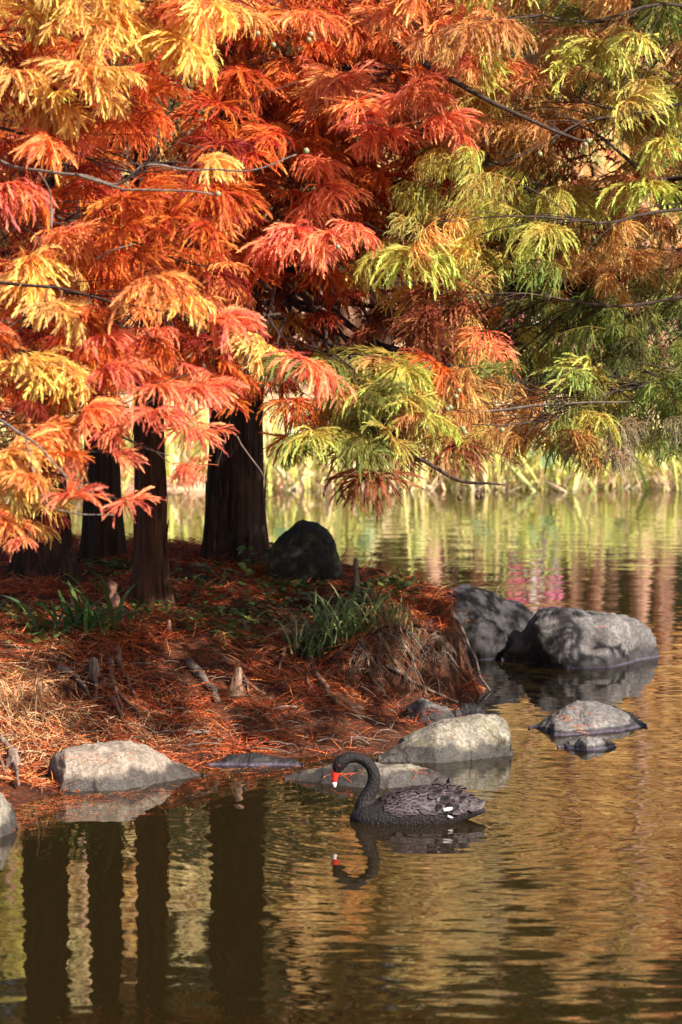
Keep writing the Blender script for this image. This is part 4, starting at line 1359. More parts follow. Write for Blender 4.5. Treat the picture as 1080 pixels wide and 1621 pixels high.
knee('tallest pink knobbly root knee left of the slim trunk', 186, 968, 60, 26, 'knee', seed=1, lean=-0.16, bulb=0.22)
knee('small pink pointed knee left of the tall knobbly one', 117, 958, 36, 14, 'knee', seed=2)
knee('short grey pink knee just right of the slim trunk', 268, 1002, 32, 12, 'knee', seed=3)
knee('slim dark red knee at the back edge beside the boulder', 563, 940, 68, 15, 'knee_dark', seed=4, bulb=0.1)
knee('stubby reddish knee at the brow right of the sedge tuft', 592, 952, 26, 20, 'knee', seed=5)
knee('grey rounded knee on the mid slope above hanging roots', 148, 1068, 40, 24, 'root_grey', seed=6, bulb=0.15)
knee('dark knee stub among green leaves above the pale stub', 386, 1000, 30, 15, 'knee_dark', seed=7)
knee('pale split stub of a cut root on the middle slope', 372, 1092, 46, 24, 'root', seed=8, lean=0.12)
knee('dark grey hump of root low on the left slope', 20, 1215, 44, 34, 'root_grey', seed=9)


def ground_root(key, pts, r0, r1, mat='root', lift=0.03):
    r0, r1 = r0 * 1.2, r1 * 1.0
    q = []
    for (px, py) in pts:
        g = on_ground(px, py); q.append((g.x, g.y, g.z + lift))
    q = np.array(q)
    t = np.linspace(0, 1, len(q)); tt = np.linspace(0, 1, 18)
    c = np.stack([np.interp(tt, t, q[:, i]) for i in range(3)], 1)
    c[1:-1] = (c[:-2] + c[1:-1] * 2 + c[2:]) / 4
    c = wobble(c, 0.022, 8.0, pts[0][0])
    v, f = tube_arrays(c, np.linspace(r0, r1, 18), 8, True, 0.08)
    mb = MB(); mb.add(v, f)
    link('root', mb.mesh('root', M[mat], True), TREES[key]['e'])


for key, pts, a, b, m in [
    ('T2', [(185, 1032), (190, 1055), (200, 1080), (212, 1110)], 0.022, 0.008, 'root'),
    ('T2', [(175, 1050), (178, 1080), (186, 1110), (196, 1140)], 0.018, 0.008, 'root'),
    ('T2', [(148, 1080), (152, 1100), (150, 1118)], 0.014, 0.006, 'root_grey'),
    ('T2', [(92, 1064), (115, 1072), (130, 1090), (140, 1108)], 0.024, 0.010, 'root_grey'),
    ('T2', [(160, 1088), (182, 1096), (205, 1118), (222, 1140), (240, 1160)], 0.014, 0.006, 'root'),
    ('T2', [(178, 1110), (186, 1125), (192, 1145)], 0.016, 0.01, 'root'),
    ('T1', [(300, 1055), (318, 1075), (335, 1095), (345, 1118)], 0.03, 0.02, 'root_grey'),
    ('T1', [(240, 1070), (262, 1086), (274, 1110)], 0.012, 0.006, 'root'),
    ('T1', [(490, 1050), (505, 1078), (520, 1100), (536, 1120)], 0.024, 0.012, 'root'),
    ('T1', [(486, 1055), (487, 1080), (490, 1105)], 0.012, 0.006, 'root'),
    ('T1', [(450, 1030), (445, 1050), (443, 1066)], 0.014, 0.008, 'root'),
    ('T1', [(380, 1065), (388, 1080), (396, 1104)], 0.012, 0.005, 'root'),
    ('T1', [(300, 898), (340, 905), (400, 918)], 0.016, 0.008, 'root_grey'),
    ('T4', [(-5, 1170), (10, 1185), (22, 1210), (30, 1250)], 0.020, 0.008, 'root_grey'),
    ('T4', [(-10, 1190), (0, 1210), (12, 1240)], 0.014, 0.006, 'root'),
    ('T4', [(60, 1090), (66, 1105), (68, 1120)], 0.012, 0.006, 'root'),
    ('T1', [(630, 1000), (640, 1030), (655, 1060), (670, 1090)], 0.014, 0.006, 'root'),
    ('T1', [(600, 1010), (615, 1040), (635, 1070), (660, 1100)], 0.016, 0.006, 'root'),
    ('T1', [(570, 1020), (580, 1050), (590, 1080), (612, 1110)], 0.014, 0.006, 'root_grey'),
    ('T1', [(610, 1060), (650, 1085), (690, 1105), (726, 1118)], 0.013, 0.008, 'root_grey')]:
    ground_root(key, pts, a, b, m)

# roots dangling from the undercut end of the bank
def dangling():
    e = empty('root_tangle', W(735, 1080, 0.0), 'tangle of bare grey roots hanging from the eroded end of the bank into the water', 'roots')
    big = [[(705, 960, 23.2), (735, 1000, 22.9), (752, 1040, 22.8), (762, 1075, 22.7), (772, 1092, 22.6)], [(690, 1010, 23.0), (715, 1035, 22.8), (740, 1050, 22.7), (750, 1080, 22.6)],
           [(700, 1000, 23.0), (700, 1040, 22.9), (705, 1075, 22.7), (712, 1110, 22.5)], [(690, 1040, 22.9), (712, 1052, 22.8), (735, 1062, 22.7)],
           [(730, 995, 23.2), (742, 985, 23.2), (766, 982, 23.2)], [(672, 985, 23.0), (678, 1030, 22.8), (684, 1075, 22.6)], [(660, 1000, 22.9), (668, 1040, 22.7), (690, 1090, 22.5), (715, 1125, 22.2)]]
    for k, b in enumerate(big):
        q = np.array([tuple(P(*p)) for p in b])
        t = np.linspace(0, 1, len(q)); tt = np.linspace(0, 1, 16)
        c = np.stack([np.interp(tt, t, q[:, i]) for i in range(3)], 1); c = wobble(c, 0.03, 7, k)
        mb = MB(); v, f = tube_arrays(c, np.linspace(0.016, 0.007, 16), 7, True, 0.1); mb.add(v, f)
        link('root', mb.mesh('root', M['root_grey'], True), e)
    mb = MB()
    for k in range(170):
        px = random.gauss(random.choice([560, 600, 650, 690, 700, 725, 740]), 9); py = random.uniform(955, 1070)
        g = on_ground_fast(px, py)
        if g is None: continue
        p = g + Vector((random.uniform(-.02, .04), -random.uniform(.01, .09), .02)); L = random.uniform(.08, .34)
        a = p + Vector((random.gauss(.02, .08), random.gauss(-0.06, .06), -L))
        if a.z < -.03: a.z = -.03
        c = wobble(bez(p, p * .5 + a * .5 + Vector((random.gauss(0, .06), -.06, 0)), a, 8), 0.03, 12, k)
        v, f = tube_arrays(c, np.linspace(random.uniform(.002, .0055), 0.0015, 8), 4, False); mb.add(v, f)
    o = link('rootlets', mb.mesh('rootlets', M['root_dark']), e); tag(o, kind='stuff')
    return e


dangling()


def twigs():
    spots = [(215, 915), (280, 925), (330, 1000), (420, 1105), (380, 1150), (470, 1130), (250, 1170), (330, 1170), (500, 1180), (440, 1165), (560, 1140), (120, 1040), (60, 1050), (300, 1130), (600, 1165), (350, 1185), (205, 1060), (520, 905), (360, 925), (40, 1140), (390, 1190), (460, 1190), (550, 1175), (585, 1185)]
    for k, (px, py) in enumerate(spots):
        g = on_ground_fast(px, py)
        if g is None: continue
        a = random.uniform(-.7, .7) + (math.pi if k % 2 else 0); L = random.uniform(.12, .34)
        e = 0.0
        x2, y2 = g.x + L * math.cos(a), g.y + L * math.sin(a) * .8
        z2 = max(gz(x2, y2), 0.0)
        c = wobble(bez(g + Vector((0, 0, .025)), ((g.x + x2) / 2, (g.y + y2) / 2, max((g.z + z2) / 2, gz((g.x + x2) / 2, (g.y + y2) / 2)) + .045), (x2, y2, z2 + .02), 9), .015, 9, k)
        mb = MB(); mb.tube(c, np.linspace(.007, .0025, 9), 5)
        m = c[5]; mb.tube(bez(m, m + np.array([.02, .02, .04]), m + np.array([.06 * math.cos(a + .7), .06 * math.sin(a + .7), .05]), 5), np.linspace(.003, .0015, 5), 4)
        o = link('fallen_twig', mb.mesh('fallen_twig', M['branch_pale'])); tag(o, 'thin bare grey twig lying on the red needle litter', 'twig', 'fallen twigs on the bank')


twigs()


def stalk(label, pts, d, leaf=False):
    q = [P(px, py, d) for px, py in pts]
    mb = MB(); n = len(q)
    c = []
    for i in range(n - 1):
        for t in np.linspace(0, 1, 5, endpoint=False): c.append(tuple(q[i].lerp(q[i + 1], t)))
    c.append(tuple(q[-1]))
    c = np.array(c)
    for _ in range(3): c[1:-1] = (c[:-2] + c[1:-1] + c[2:]) / 3
    e = empty('dry_stalk', q[0], label, 'dry stalk')
    mb.tube(c, np.linspace(.004, .002, len(c)), 4)
    link('stem', mb.mesh('stem', M['root_grey']), e)
    if leaf:
        for k in (0.55, 0.8, 1.0):
            p = Vector(c[int(k * (len(c) - 1))]) - q[0]
            o = bpy.data.objects.new('leaf', HEARTS[0]); COL.objects.link(o); o.parent = e
            o.location = p; o.scale = (.045,) * 3; o.rotation_euler = (0, .5, random.uniform(0, 6)); o.color = (.10, .11, .05, 1)


stalk('thin stalk with hooked tip rising from the boulder edge', [(540, 900), (543, 880), (550, 868), (556, 866), (552, 885)], 24.2)
stalk('curling dry stalk beside the slim dark red knee', [(572, 945), (580, 905), (590, 876), (600, 872), (602, 890)], 23.9, True)
stalk('bare upright stalk in front of the dark domed boulder', [(714, 946), (716, 920), (718, 900), (726, 893), (732, 897)], 23.6)
stalk('leaning reddish stalk tip over the dark domed boulder', [(780, 945), (790, 918), (797, 905), (799, 892)], 24.0)
stalk('arched leafless stalk behind the stubby knee', [(605, 940), (612, 905), (625, 900), (640, 918)], 23.9)
stalk('pale straw leaning on the beige rock at the left shore', [(215, 1253), (236, 1244), (252, 1232), (264, 1219)], 18.1)
stalk('pale dead stalk standing at the left edge of the slope', [(8, 1000), (14, 972), (22, 968), (30, 990)], 21.0)

# floating bits
def floats():
    for k, (px, py, L, a, c, lab) in enumerate([(400, 1582, .055, .15, (.45, .14, .05), 'small orange leaf floating in the dark trunk reflection'), (1045, 1563, .05, .1, (.55, .25, .10), 'pale orange leaf floating at the right edge'),
                                              (1020, 1600, .045, 0, (.4, .12, .05), 'red leaf sliver floating near the lower right corner'), (908, 1613, .06, .1, (.42, .13, .05), 'rust leaf floating at the bottom edge of the pond'),
                                              (150, 1272, .05, .4, (.4, .1, .04), 'rust scrap floating in front of the beige rock')]):
        p = W(px, py)
        v, f, fi, al = fronds([(-L / 2, 0, .004)], [(1, 0, 0.0)], np.array([L]), np.array([L * .22]), np.array([0.0]), n=8)
        v[:, 2] = np.abs(v[:, 2]) * .3 + .003
        me = mesh_np('floating_leaf', v, f, M['litter'], attrs={'col': np.tile(np.array(c), (len(v), 1))})
        o = link('floating_leaf', me); o.location = p; o.rotation_euler = (0, 0, a)
        tag(o, lab, 'leaf', 'leaves floating on the pond')
    n = 900
    px = np.concatenate([RNG.normal(70, 60, n // 2), RNG.uniform(80, 620, n // 2)])
    sh = np.interp(px, [0, 80, 200, 310, 340, 450, 620], [1300, 1262, 1252, 1236, 1216, 1210, 1212])
    py = sh + np.abs(RNG.normal(0, 14, n))
    pts = np.array([tuple(W(a, b, .004)) for a, b in zip(px, py)])
    a = RNG.uniform(0, 6.28, n)
    L = RNG.uniform(.03, .1, n)
    v, f, fi, al = fronds(pts, np.stack([np.cos(a), np.sin(a), np.zeros(n)], 1), L, L * .1, np.zeros(n), n=4, ang=.5)
    v[:, 2] = .003 + .002 * RNG.random(len(v))
    cols = np.array(LIT)[RNG.choice(len(LIT), n)]
    o = link('floating_needles', mesh_np('floating_needles', v, f, M['litter'], attrs={'col': cols[fi]}))
    tag(o, 'rust red needles floating along the shore line', 'leaf litter', kind='stuff')
    # needles caught on the rocks
    pts = []
    for (cx, cy, sx, sy, m) in [(935, 1132, 45, 8, 34), (925, 1150, 12, 6, 18), (545, 1224, 26, 6, 26), (650, 1218, 30, 4, 12), (150, 1196, 34, 8, 22), (690, 1122, 24, 8, 30), (930, 1010, 50, 18, 14), (760, 970, 40, 14, 8), (700, 1160, 50, 12, 8)]:
        allv = np.concatenate(ROCKV)
        k = F / allv[:, 1]
        qx = 540 + allv[:, 0] * k; qy = 447 + (CAM_H - allv[:, 2]) * k
        for _ in range(m):
            gx, gy = random.gauss(cx, sx * .6), random.gauss(cy, sy * .6)
            near = np.where(np.hypot(qx - gx, qy - gy) < 9)[0]
            if len(near) == 0: continue
            b = near[np.argmin(allv[near, 1])]
            pts.append(allv[b] + np.array([0, -.008, .010]))
    n = len(pts)
    a = RNG.uniform(0, 6.28, n); L = RNG.uniform(.03, .10, n)
    v, f, fi, al = fronds(np.array(pts), np.stack([np.cos(a), np.sin(a) * .5, RNG.normal(0, .15, n)], 1), L, L * .10, np.full(n, .3), n=5, ang=.5)
    cols = np.array(LIT)[RNG.choice(3, n)]
    o = link('needle_scraps', mesh_np('needle_scraps', v, f, M['litter'], attrs={'col': cols[fi]}))
    tag(o, 'orange needle scraps caught on the shore rocks', 'leaf litter', kind='stuff')


floats()

# ------------------------------------------------------------------ black swan
def swan():
    sc = 264.0
    org = W(660, 1297)
    e = empty('black_swan', org, 'black swan with bent neck and red bill swimming left', 'swan')
    X = lambda px: (px - 660) / sc
    Z = lambda py: (1297 - py) / sc
    sec = [(554, 1291, -.02, .03), (560, 1281, -.05, .085), (572, 1273, -.07, .125), (590, 1268, -.085, .155), (612, 1257, -.095, .175), (636, 1249, -.1, .182), (662, 1246, -.1, .178), (688, 1245, -.09, .162),
           (712, 1250, -.06, .138), (730, 1258, -.02, .105), (746, 1267, .012, .07), (760, 1275, .03, .042), (769, 1281, .045, .015)]
    s = np.array(sec, float)
    px = np.linspace(554, 769, 60)
    top = np.interp(px, s[:, 0], s[:, 1]); bot = np.interp(px, s[:, 0], s[:, 2]); hw = np.interp(px, s[:, 0], s[:, 3])
    k = np.array([1, 2, 3, 2, 1]) / 9
    sm = lambda a: np.concatenate([a[:2], np.convolve(a, k, 'valid'), a[-2:]])
    top, bot, hw = sm(top), sm(bot), sm(hw)
    ztop = Z(top)
    na = 40
    a = np.linspace(0, 2 * math.pi, na, endpoint=False)

    def surf(i, ang):
        zc = (ztop[i] + bot[i]) / 2; hz = (ztop[i] - bot[i]) / 2
        return np.array([X(px[i]), hw[i] * math.copysign(abs(math.cos(ang)) ** .85, math.cos(ang)), zc + hz * math.sin(ang)])
    V = np.array([[surf(i, t) for t in a] for i in range(len(px))]).reshape(-1, 3)
    v = np.vstack([V, V[:na].mean(0), V[-na:].mean(0)])
    j = np.arange(na); nx = len(px)
    mb = MB()
    mb.add(v, [grid_faces(nx, na, True), np.stack([np.full(na, nx * na), (j + 1) % na, j], -1), np.stack([np.full(na, nx * na + 1), (nx - 1) * na + j, (nx - 1) * na + (j + 1) % na], -1)])
    neck = [(592, 1292, 18), (578, 1285, 16), (575, 1277, 14.5), (581, 1262, 12.4), (588, 1250, 11.2), (592.5, 1238, 10.6), (593, 1226, 10.0), (589, 1214, 9.2), (580, 1204, 8.6), (568, 1198, 8.3), (556, 1197.5, 8.5), (547, 1200, 10.2), (540, 1206, 11.3), (536, 1212, 10.2), (534, 1218, 7.8), (533, 1222, 5.5)]
    q = np.array([(X(p[0]), 0, Z(p[1])) for p in neck]); rr = np.array([p[2] / sc for p in neck])
    tt = np.linspace(0, len(q) - 1, 70)
    cq = np.stack([np.interp(tt, np.arange(len(q)), q[:, i]) for i in range(3)], 1); cr = np.interp(tt, np.arange(len(q)), rr)
    for _ in range(6):
        cq[1:-1] = (cq[:-2] + cq[1:-1] * 2 + cq[2:]) / 4; cr[1:-1] = (cr[:-2] + cr[1:-1] * 2 + cr[2:]) / 4
    # soft waves of the neck plumage
    tv, tf = tube_arrays(cq, cr, 24, True)
    mb.add(tv, tf)
    me = mb.mesh('body', None, True)
    m, nt, b = new_mat('swan_plumage')
    tc = N(nt, 'ShaderNodeTexCoord')
    mp = N(nt, 'ShaderNodeMapping'); mp.inputs['Scale'].default_value = (85, 85, 60)
    nt.links.new(tc.outputs['Object'], mp.inputs[0])
    n1 = N(nt, 'ShaderNodeTexNoise', i_Scale=1.0, i_Detail=4.0); nt.links.new(mp.outputs[0], n1.inputs['Vector'])
    sep = N(nt, 'ShaderNodeSeparateXYZ'); nt.links.new(tc.outputs['Object'], sep.inputs[0])
    c = ramp(nt, n1.outputs[0], [(0.36, (0.004, 0.003, 0.0035)), (0.66, (0.025, 0.019, 0.022))])
    headness = N(nt, 'ShaderNodeMapRange', i_1=X(606), i_2=X(560), i_3=0.0, i_4=1.0); nt.links.new(sep.outputs[0], headness.inputs[0])
    hz = N(nt, 'ShaderNodeMapRange', i_1=Z(1262), i_2=Z(1225), i_3=0.0, i_4=0.75); nt.links.new(sep.outputs[2], hz.inputs[0])
    cc = mixc(nt, mathn(nt, 'MULTIPLY', hz.outputs[0], 1.0), c.outputs[0], (0.006, 0.005, 0.006))
    nt.links.new(cc, b.inputs['Base Color'])
    b.inputs['Roughness'].default_value = 0.7; b.inputs['Specular IOR Level'].default_value = 0.3
    bp = N(nt, 'ShaderNodeBump', i_Strength=1.0, i_Distance=0.012)
    nt.links.new(n1.outputs[0], bp.inputs['Height']); nt.links.new(bp.outputs[0], b.inputs['Normal'])
    me.materials.append(m)
    body = link('body', me, e, False)
    rm = body.modifiers.new('one_surface', 'REMESH'); rm.mode = 'VOXEL'; rm.voxel_size = 0.006; rm.use_smooth_shade = True
    s2 = body.modifiers.new('soften', 'SMOOTH'); s2.iterations = 6; s2.factor = 0.5

    # feathers: dark with a paler worn edge
    def feather(name, wid, camber, curl):
        nu, nv = 7, 5
        vv = []; ed = []
        for i in range(nu):
            t = i / (nu - 1)
            w = wid * (0.45 + 0.55 * math.sin(math.pi * min(t * .75 + .18, 1))) * (math.sqrt(max(0.0, 1 - max(0, (t - .68) / .32) ** 2)) if t > .68 else 1)
            for jv in range(nv):
                y = (jv / (nv - 1) - .5)
                vv.append((t - 0.04 * abs(y) * 2, y * w, camber * (0.25 - y * y) * wid + curl * t * t))
                ed.append(max(abs(y) * 2, smooth(np.array((t - .6) / .4)).item()) ** 3)
        return mesh_np(name, vv, grid_faces(nu, nv), None, True, {'edge': np.array(ed), 'tone': np.full(len(vv), .5)})
    fm, nt, b = new_mat('swan_feather')
    ed = N(nt, 'ShaderNodeAttribute', attribute_name='edge').outputs['Fac']
    inf = N(nt, 'ShaderNodeObjectInfo')
    base = mixc(nt, inf.outputs['Random'], (0.005, 0.004, 0.0045), (0.015, 0.011, 0.013))
    ccc = mixc(nt, mathn(nt, 'MULTIPLY', ed, 0.8), base, (0.17, 0.13, 0.145))
    ccc = mixc(nt, 1.0, ccc, inf.outputs['Color'], 'MULTIPLY')
    nt.links.new(ccc, b.inputs['Base Color']); b.inputs['Roughness'].default_value = 0.6
    FE = [feather('covert_feather', .62, .35, c) for c in (.03, .09, -.02)]
    RU = [feather('ruffled_feather', .95, .55, c) for c in (.18, .34, -.30)]
    for x in FE + RU: x.materials.append(fm)

    def put(name, me, loc, xd, nrm, L, c=(1, 1, 1, 1)):
        o = bpy.data.objects.new(name, me); COL.objects.link(o); o.parent = e
        xd = Vector(xd).normalized(); nrm = Vector(nrm); yy = nrm.cross(xd).normalized(); zz = xd.cross(yy)
        mtx = Matrix((xd, yy, zz)).transposed().to_4x4()
        o.matrix_basis = Matrix.Translation(Vector(loc)) @ mtx @ Matrix.Scale(L, 4); o.color = c
    r = random.Random(5)

    def surf_at(u, ang):
        i = int(np.clip((u - 554) / (769 - 554) * 59, 1, 58))
        p = surf(i, ang); tx = surf(i + 1, ang) - surf(i - 1, ang); ta = surf(i, ang + .03) - surf(i, ang - .03)
        nn = np.cross(ta, tx); nn = unit(nn)
        cen = np.array([p[0], 0, (ztop[i] + bot[i]) / 2])
        if nn @ (p - cen) < 0: nn = -nn
        return p, unit(tx), nn
    for side in (-1, 1):
        nrow = 13 if side < 0 else 6
        for iu in range(nrow + 1):
            u = 608 + iu * (116 / nrow)
            for ia in range(9):
                ang0 = 0.22 + ia * 0.155 + (0.07 if iu % 2 else 0)
                ang = math.pi - ang0 if side < 0 else ang0
                # camera sees the -y side: angles near pi
                p, tx, nn = surf_at(u + r.gauss(0, 2.2), ang + r.gauss(0, .025))
                L = (.036 + .042 * (u - 608) / 116) * (1.0 if ia < 6 else 1.1) * r.uniform(.85, 1.15)
                if u < 616 and (ia < 2 or r.random() < .3): continue
                dn = -0.10 - .12 * (1 - ia / 9)
                put('covert_feather', r.choice(FE), p + nn * (.004 + .0006 * ia), tx + nn * .13 + np.array([0, 0, dn]), nn, L, (1.0, .95, 1.0, 1) if ia < 6 else (.6, .58, .6, 1))
    # ruffled, curled plumes over the rump
    for k in range(84):
        u = r.uniform(680, 746); ang = (math.pi - r.uniform(.35, 1.55)) if k < 46 else r.uniform(.5, 1.4)
        p, tx, nn = surf_at(u, ang)
        put('ruffled_feather', r.choice(RU), p + nn * r.uniform(.008, .024), tx + nn * r.uniform(.05, .38) + np.array([0, r.gauss(0, .3), r.gauss(-.12, .12)]), nn, r.uniform(.045, .066), (.55, .5, .55, 1))
    for k in range(7):   # tail
        p, tx, nn = surf_at(742, math.pi / 2 + (k - 3) * .28)
        put('tail_feather', FE[0], p - nn * .01, (1, (k - 3) * .10, -.10 + .02 * abs(k - 3)), nn, .115, (.5, .47, .5, 1))
    wm = plain('white_feather', (.78, .76, .74), .6, .2, .06)
    WF = feather('white_feather', .30, .3, .12); WF.materials.append(wm)
    p, tx, nn = surf_at(702, math.pi - .22); put('white_feather', WF, p + nn * .026, (1, -.05, .20), nn, .066)
    p, tx, nn = surf_at(708, math.pi + .02); put('white_feather', WF, p + nn * .008 + np.array([0, 0, -.006]), (1, 0, -.35), nn, .034)
    # bill, pale tip and eye
    red = plain('red_bill', (.62, .03, .02), .32, .5, .1, 40)
    c = np.array([(X(533.5), 0, Z(1214)), (X(532.0), 0, Z(1222)), (X(530.6), 0, Z(1230)), (X(530.0), 0, Z(1237)), (X(530.2), 0, Z(1242.5))])
    tv, tf = tube_arrays(c, np.array([6.8, 6.4, 5.0, 3.6, 2.4]) / sc, 14); tv[:, 1] *= .78
    mb2 = MB(); mb2.add(tv, tf)
    bill = link('bill', mb2.mesh('bill', red, True), e, False)
    c = np.array([(X(530.0), 0, Z(1237.5)), (X(530.1), 0, Z(1240)), (X(530.4), 0, Z(1244)), (X(530.9), 0, Z(1246))])
    tv, tf = tube_arrays(c, np.array([3.75, 3.6, 2.6, .9]) / sc, 12); tv[:, 1] *= .8
    mb2 = MB(); mb2.add(tv, tf)
    link('bill_tip', mb2.mesh('bill_tip', plain('pale_bill_tip', (.75, .68, .64), .35, .4, .08), True), bill, False)
    for sd in (-1, 1):
        t = np.linspace(0, 2 * math.pi, 13)
        v, f = tube_arrays([(X(537), sd * .036, Z(1209)), (X(537), sd * .0385, Z(1209)), (X(537), sd * .0405, Z(1209)), (X(537), sd * .0412, Z(1209))], np.array([.0058, .0055, .0038, .001]), 12)
        mb2 = MB(); mb2.add(v, f)
        link('eye', mb2.mesh('eye', plain('red_eye', (.30, .02, .015), .15, .6, .1), True), e, False)


swan()

# ------------------------------------------------------------------ far bank: reeds, paddle-leaved plants, trees, people
def reed_mesh(seed, h, n, spread):
    rs = np.random.default_rng(seed)
    V = []; Fc = []; C = []
    for k in range(n):
        b = np.array([rs.normal(0, spread), rs.normal(0, spread * .6), -0.1])
        a = rs.uniform(0, 6.28); l = h * rs.uniform(.4, 1.1); lean = rs.uniform(.02, .75)
        dead = rs.random() < .55
        if dead: l *= .6; lean += .5
        tip = b + np.array([math.cos(a) * l * lean, math.sin(a) * l * lean, l * (1 - .4 * lean)])
        mid = b * .5 + tip * .5 + np.array([-math.cos(a), -math.sin(a), 0]) * l * lean * .18
        c = bez(b, mid, tip, 7)
        s = np.array([rs.choice([-1, 1]) * math.cos(rs.normal(0, .6)), math.sin(rs.normal(0, .6)), 0])
        w = rs.uniform(.012, .034) * np.array([.8, 1, 1, .95, .8, .55, .08])
        col = np.array([(.68, .70, .20), (.58, .62, .18), (.82, .74, .30), (.84, .68, .38), (.36, .44, .14)][rs.integers(5)]) if not dead else np.array([(.78, .56, .40), (.84, .68, .52), (.68, .42, .26)][rs.integers(3)])
        col = col * rs.uniform(.85, 1.2)
        i0 = len(V)
        for p, ww in zip(c, w): V += [p - s * ww, p + s * ww]; C += [col, col]
        for j in range(6): Fc.append((i0 + 2 * j, i0 + 2 * j + 1, i0 + 2 * j + 3, i0 + 2 * j + 2))
    return mesh_np('reed_clump', np.array(V), np.array(Fc), M['leaf_col'], True, {'col': np.array(C)})


REEDS = [reed_mesh(40 + i, 1.42 + .12 * (i % 3), 64, .34) for i in range(6)]
for i in range(74):
    px = -160 + 1400 * (i + random.uniform(-.4, .4)) / 74
    y = 45.0 + random.uniform(-.1, 1.6)
    x = (px - 540) / F * y
    o = bpy.data.objects.new('reed_clump', REEDS[i % 6]); COL.objects.link(o)
    k = random.uniform(.75, 1.15)
    o.location = (x, y, max(far_z(x, y), -0.02)); o.rotation_euler = (0, 0, random.uniform(0, 6.28)); o.scale = (k, k, k * random.uniform(.85, 1.1))
    tag(o, 'yellow green reed clump with straw coloured dead leaves along the far shore', 'reeds', 'reed clumps along the far shore')

PAD = leaf_blade('leaf', 1, 0.46, .25, .12, 10, .8)
for i, (px, py, n, lab) in enumerate([(585, 752, 3, 'broad pale green paddle leaf plant at the far shore beside the drooping twig'), (655, 772, 3, 'paddle leaf plant leaning over its reflection below the drooping twig'), (825, 776, 4, 'paddle leaf plant in the reeds right of the drooping twig'),
                                 (868, 770, 2, 'low yellowish paddle leaf plant at the far shore'), (985, 772, 3, 'paddle leaf plant in the reeds under the olive foliage'), (455, 750, 3, 'paddle leaf plant right of the thickest trunk'), (20, 850, 3, 'paddle leaf plant at the far left shore'), (735, 765, 3, 'pale paddle leaf plant under the small cones')]):
    y = 44.7; x = (px - 540) / F * y
    e = empty('water_canna', (x, y, 0), lab, 'plant')
    r = random.Random(i)
    mb = MB()
    for k in range(n):
        hgt = r.uniform(.25, .75); ox = r.gauss(0, .12)
        mb.tube(bez((0, 0, -.2), (ox * .4, 0, hgt * .6), (ox, r.gauss(0, .05), hgt), 6), np.linspace(.012, .006, 6), 5)
        o = bpy.data.objects.new('leaf', PAD); COL.objects.link(o); o.parent = e
        o.location = (ox, 0, hgt); L = r.uniform(.32, .5); o.scale = (L, L, L)
        o.rotation_euler = (r.uniform(.8, 1.5), -r.uniform(.5, 1.3), r.choice([0.2, 2.9]) + r.gauss(0, .4)); o.color = r.choice([(.30, .42, .20, 1), (.36, .46, .20, 1), (.42, .46, .12, 1)])
    so = link('stem', mb.mesh('stem', M['leaf'], True), e, False); so.color = (.40, .44, .14, 1)


# far trees
def crown_mesh(seed, R, H, n, cone):
    rs = np.random.default_rng(seed)
    pts = []; D = []
    m = 0
    while m < n:
        u = rs.random() ** 1.1
        r0 = R * ((1 - u) ** .7 if cone else math.sqrt(max(.05, 1 - (2 * u - .9) ** 2 * .95)))
        a = rs.uniform(0, 6.28); r = r0 * math.sqrt(rs.uniform(.12, 1)) * (1 + .25 * math.sin(3 * a + u * 9))
        if math.sin(u * 34 + 2.2 * math.sin(a * 2 + seed)) < .1: continue
        c = np.array([r * math.cos(a), r * math.sin(a), u * H])
        for _ in range(16):
            pts.append(c + rs.normal(0, 1, 3) * np.array([.26, .26, .14])); d = rs.normal(0, 1, 3); d[2] = d[2] * .4 - .3; D.append(d); m += 1
    L = rs.uniform(.28, .5, len(pts))
    v, f, fi, al = fronds(np.array(pts), np.array(D), L, L * .24, rs.uniform(.3, .9, len(pts)), n=4, rachis=False, fat=.7)
    clump = np.repeat(rs.uniform(0, 1, len(pts) // 16 + 1), 16)[:len(pts)]
    tn = np.clip(.65 * clump + .35 * rs.uniform(0, 1, len(pts)), 0, 1)
    return mesh_np('crown', v, f, M['needles_far'], attrs={'tone': tn[fi], 'along': .5 + .5 * al})


CROWNS = [crown_mesh(60 + i, 2.6, 11, 1700, True) for i in range(3)] + [crown_mesh(70 + i, 2.4, 6.5, 2600, False) for i in range(2)] + [crown_mesh(80 + i, 2.6, 11, 3000, True) for i in range(2)]


def far_trunk(H, R, seed):
    q = wobble(bez((0, 0, -.3), (0, 0, H * .5), (0, 0, H), 14), .06, .8, seed)
    v, f = tube_arrays(q, R * np.concatenate([[1.5, 1.15], np.linspace(1, .25, 12)]), 12, True, .03)
    mb = MB(); mb.add(v, f)
    return mb.mesh('trunk', M['bark_far'], True)


FT = [far_trunk(12, .24, i) for i in range(3)]
GOLD = [(.90, .70, .34), (.88, .54, .20), (.90, .78, .44), (.80, .38, .16), (.70, .64, .20), (.90, .66, .32)]
rr = random.Random(11)
adj = ['golden', 'orange', 'pale yellow', 'deep red', 'olive gold', 'amber']
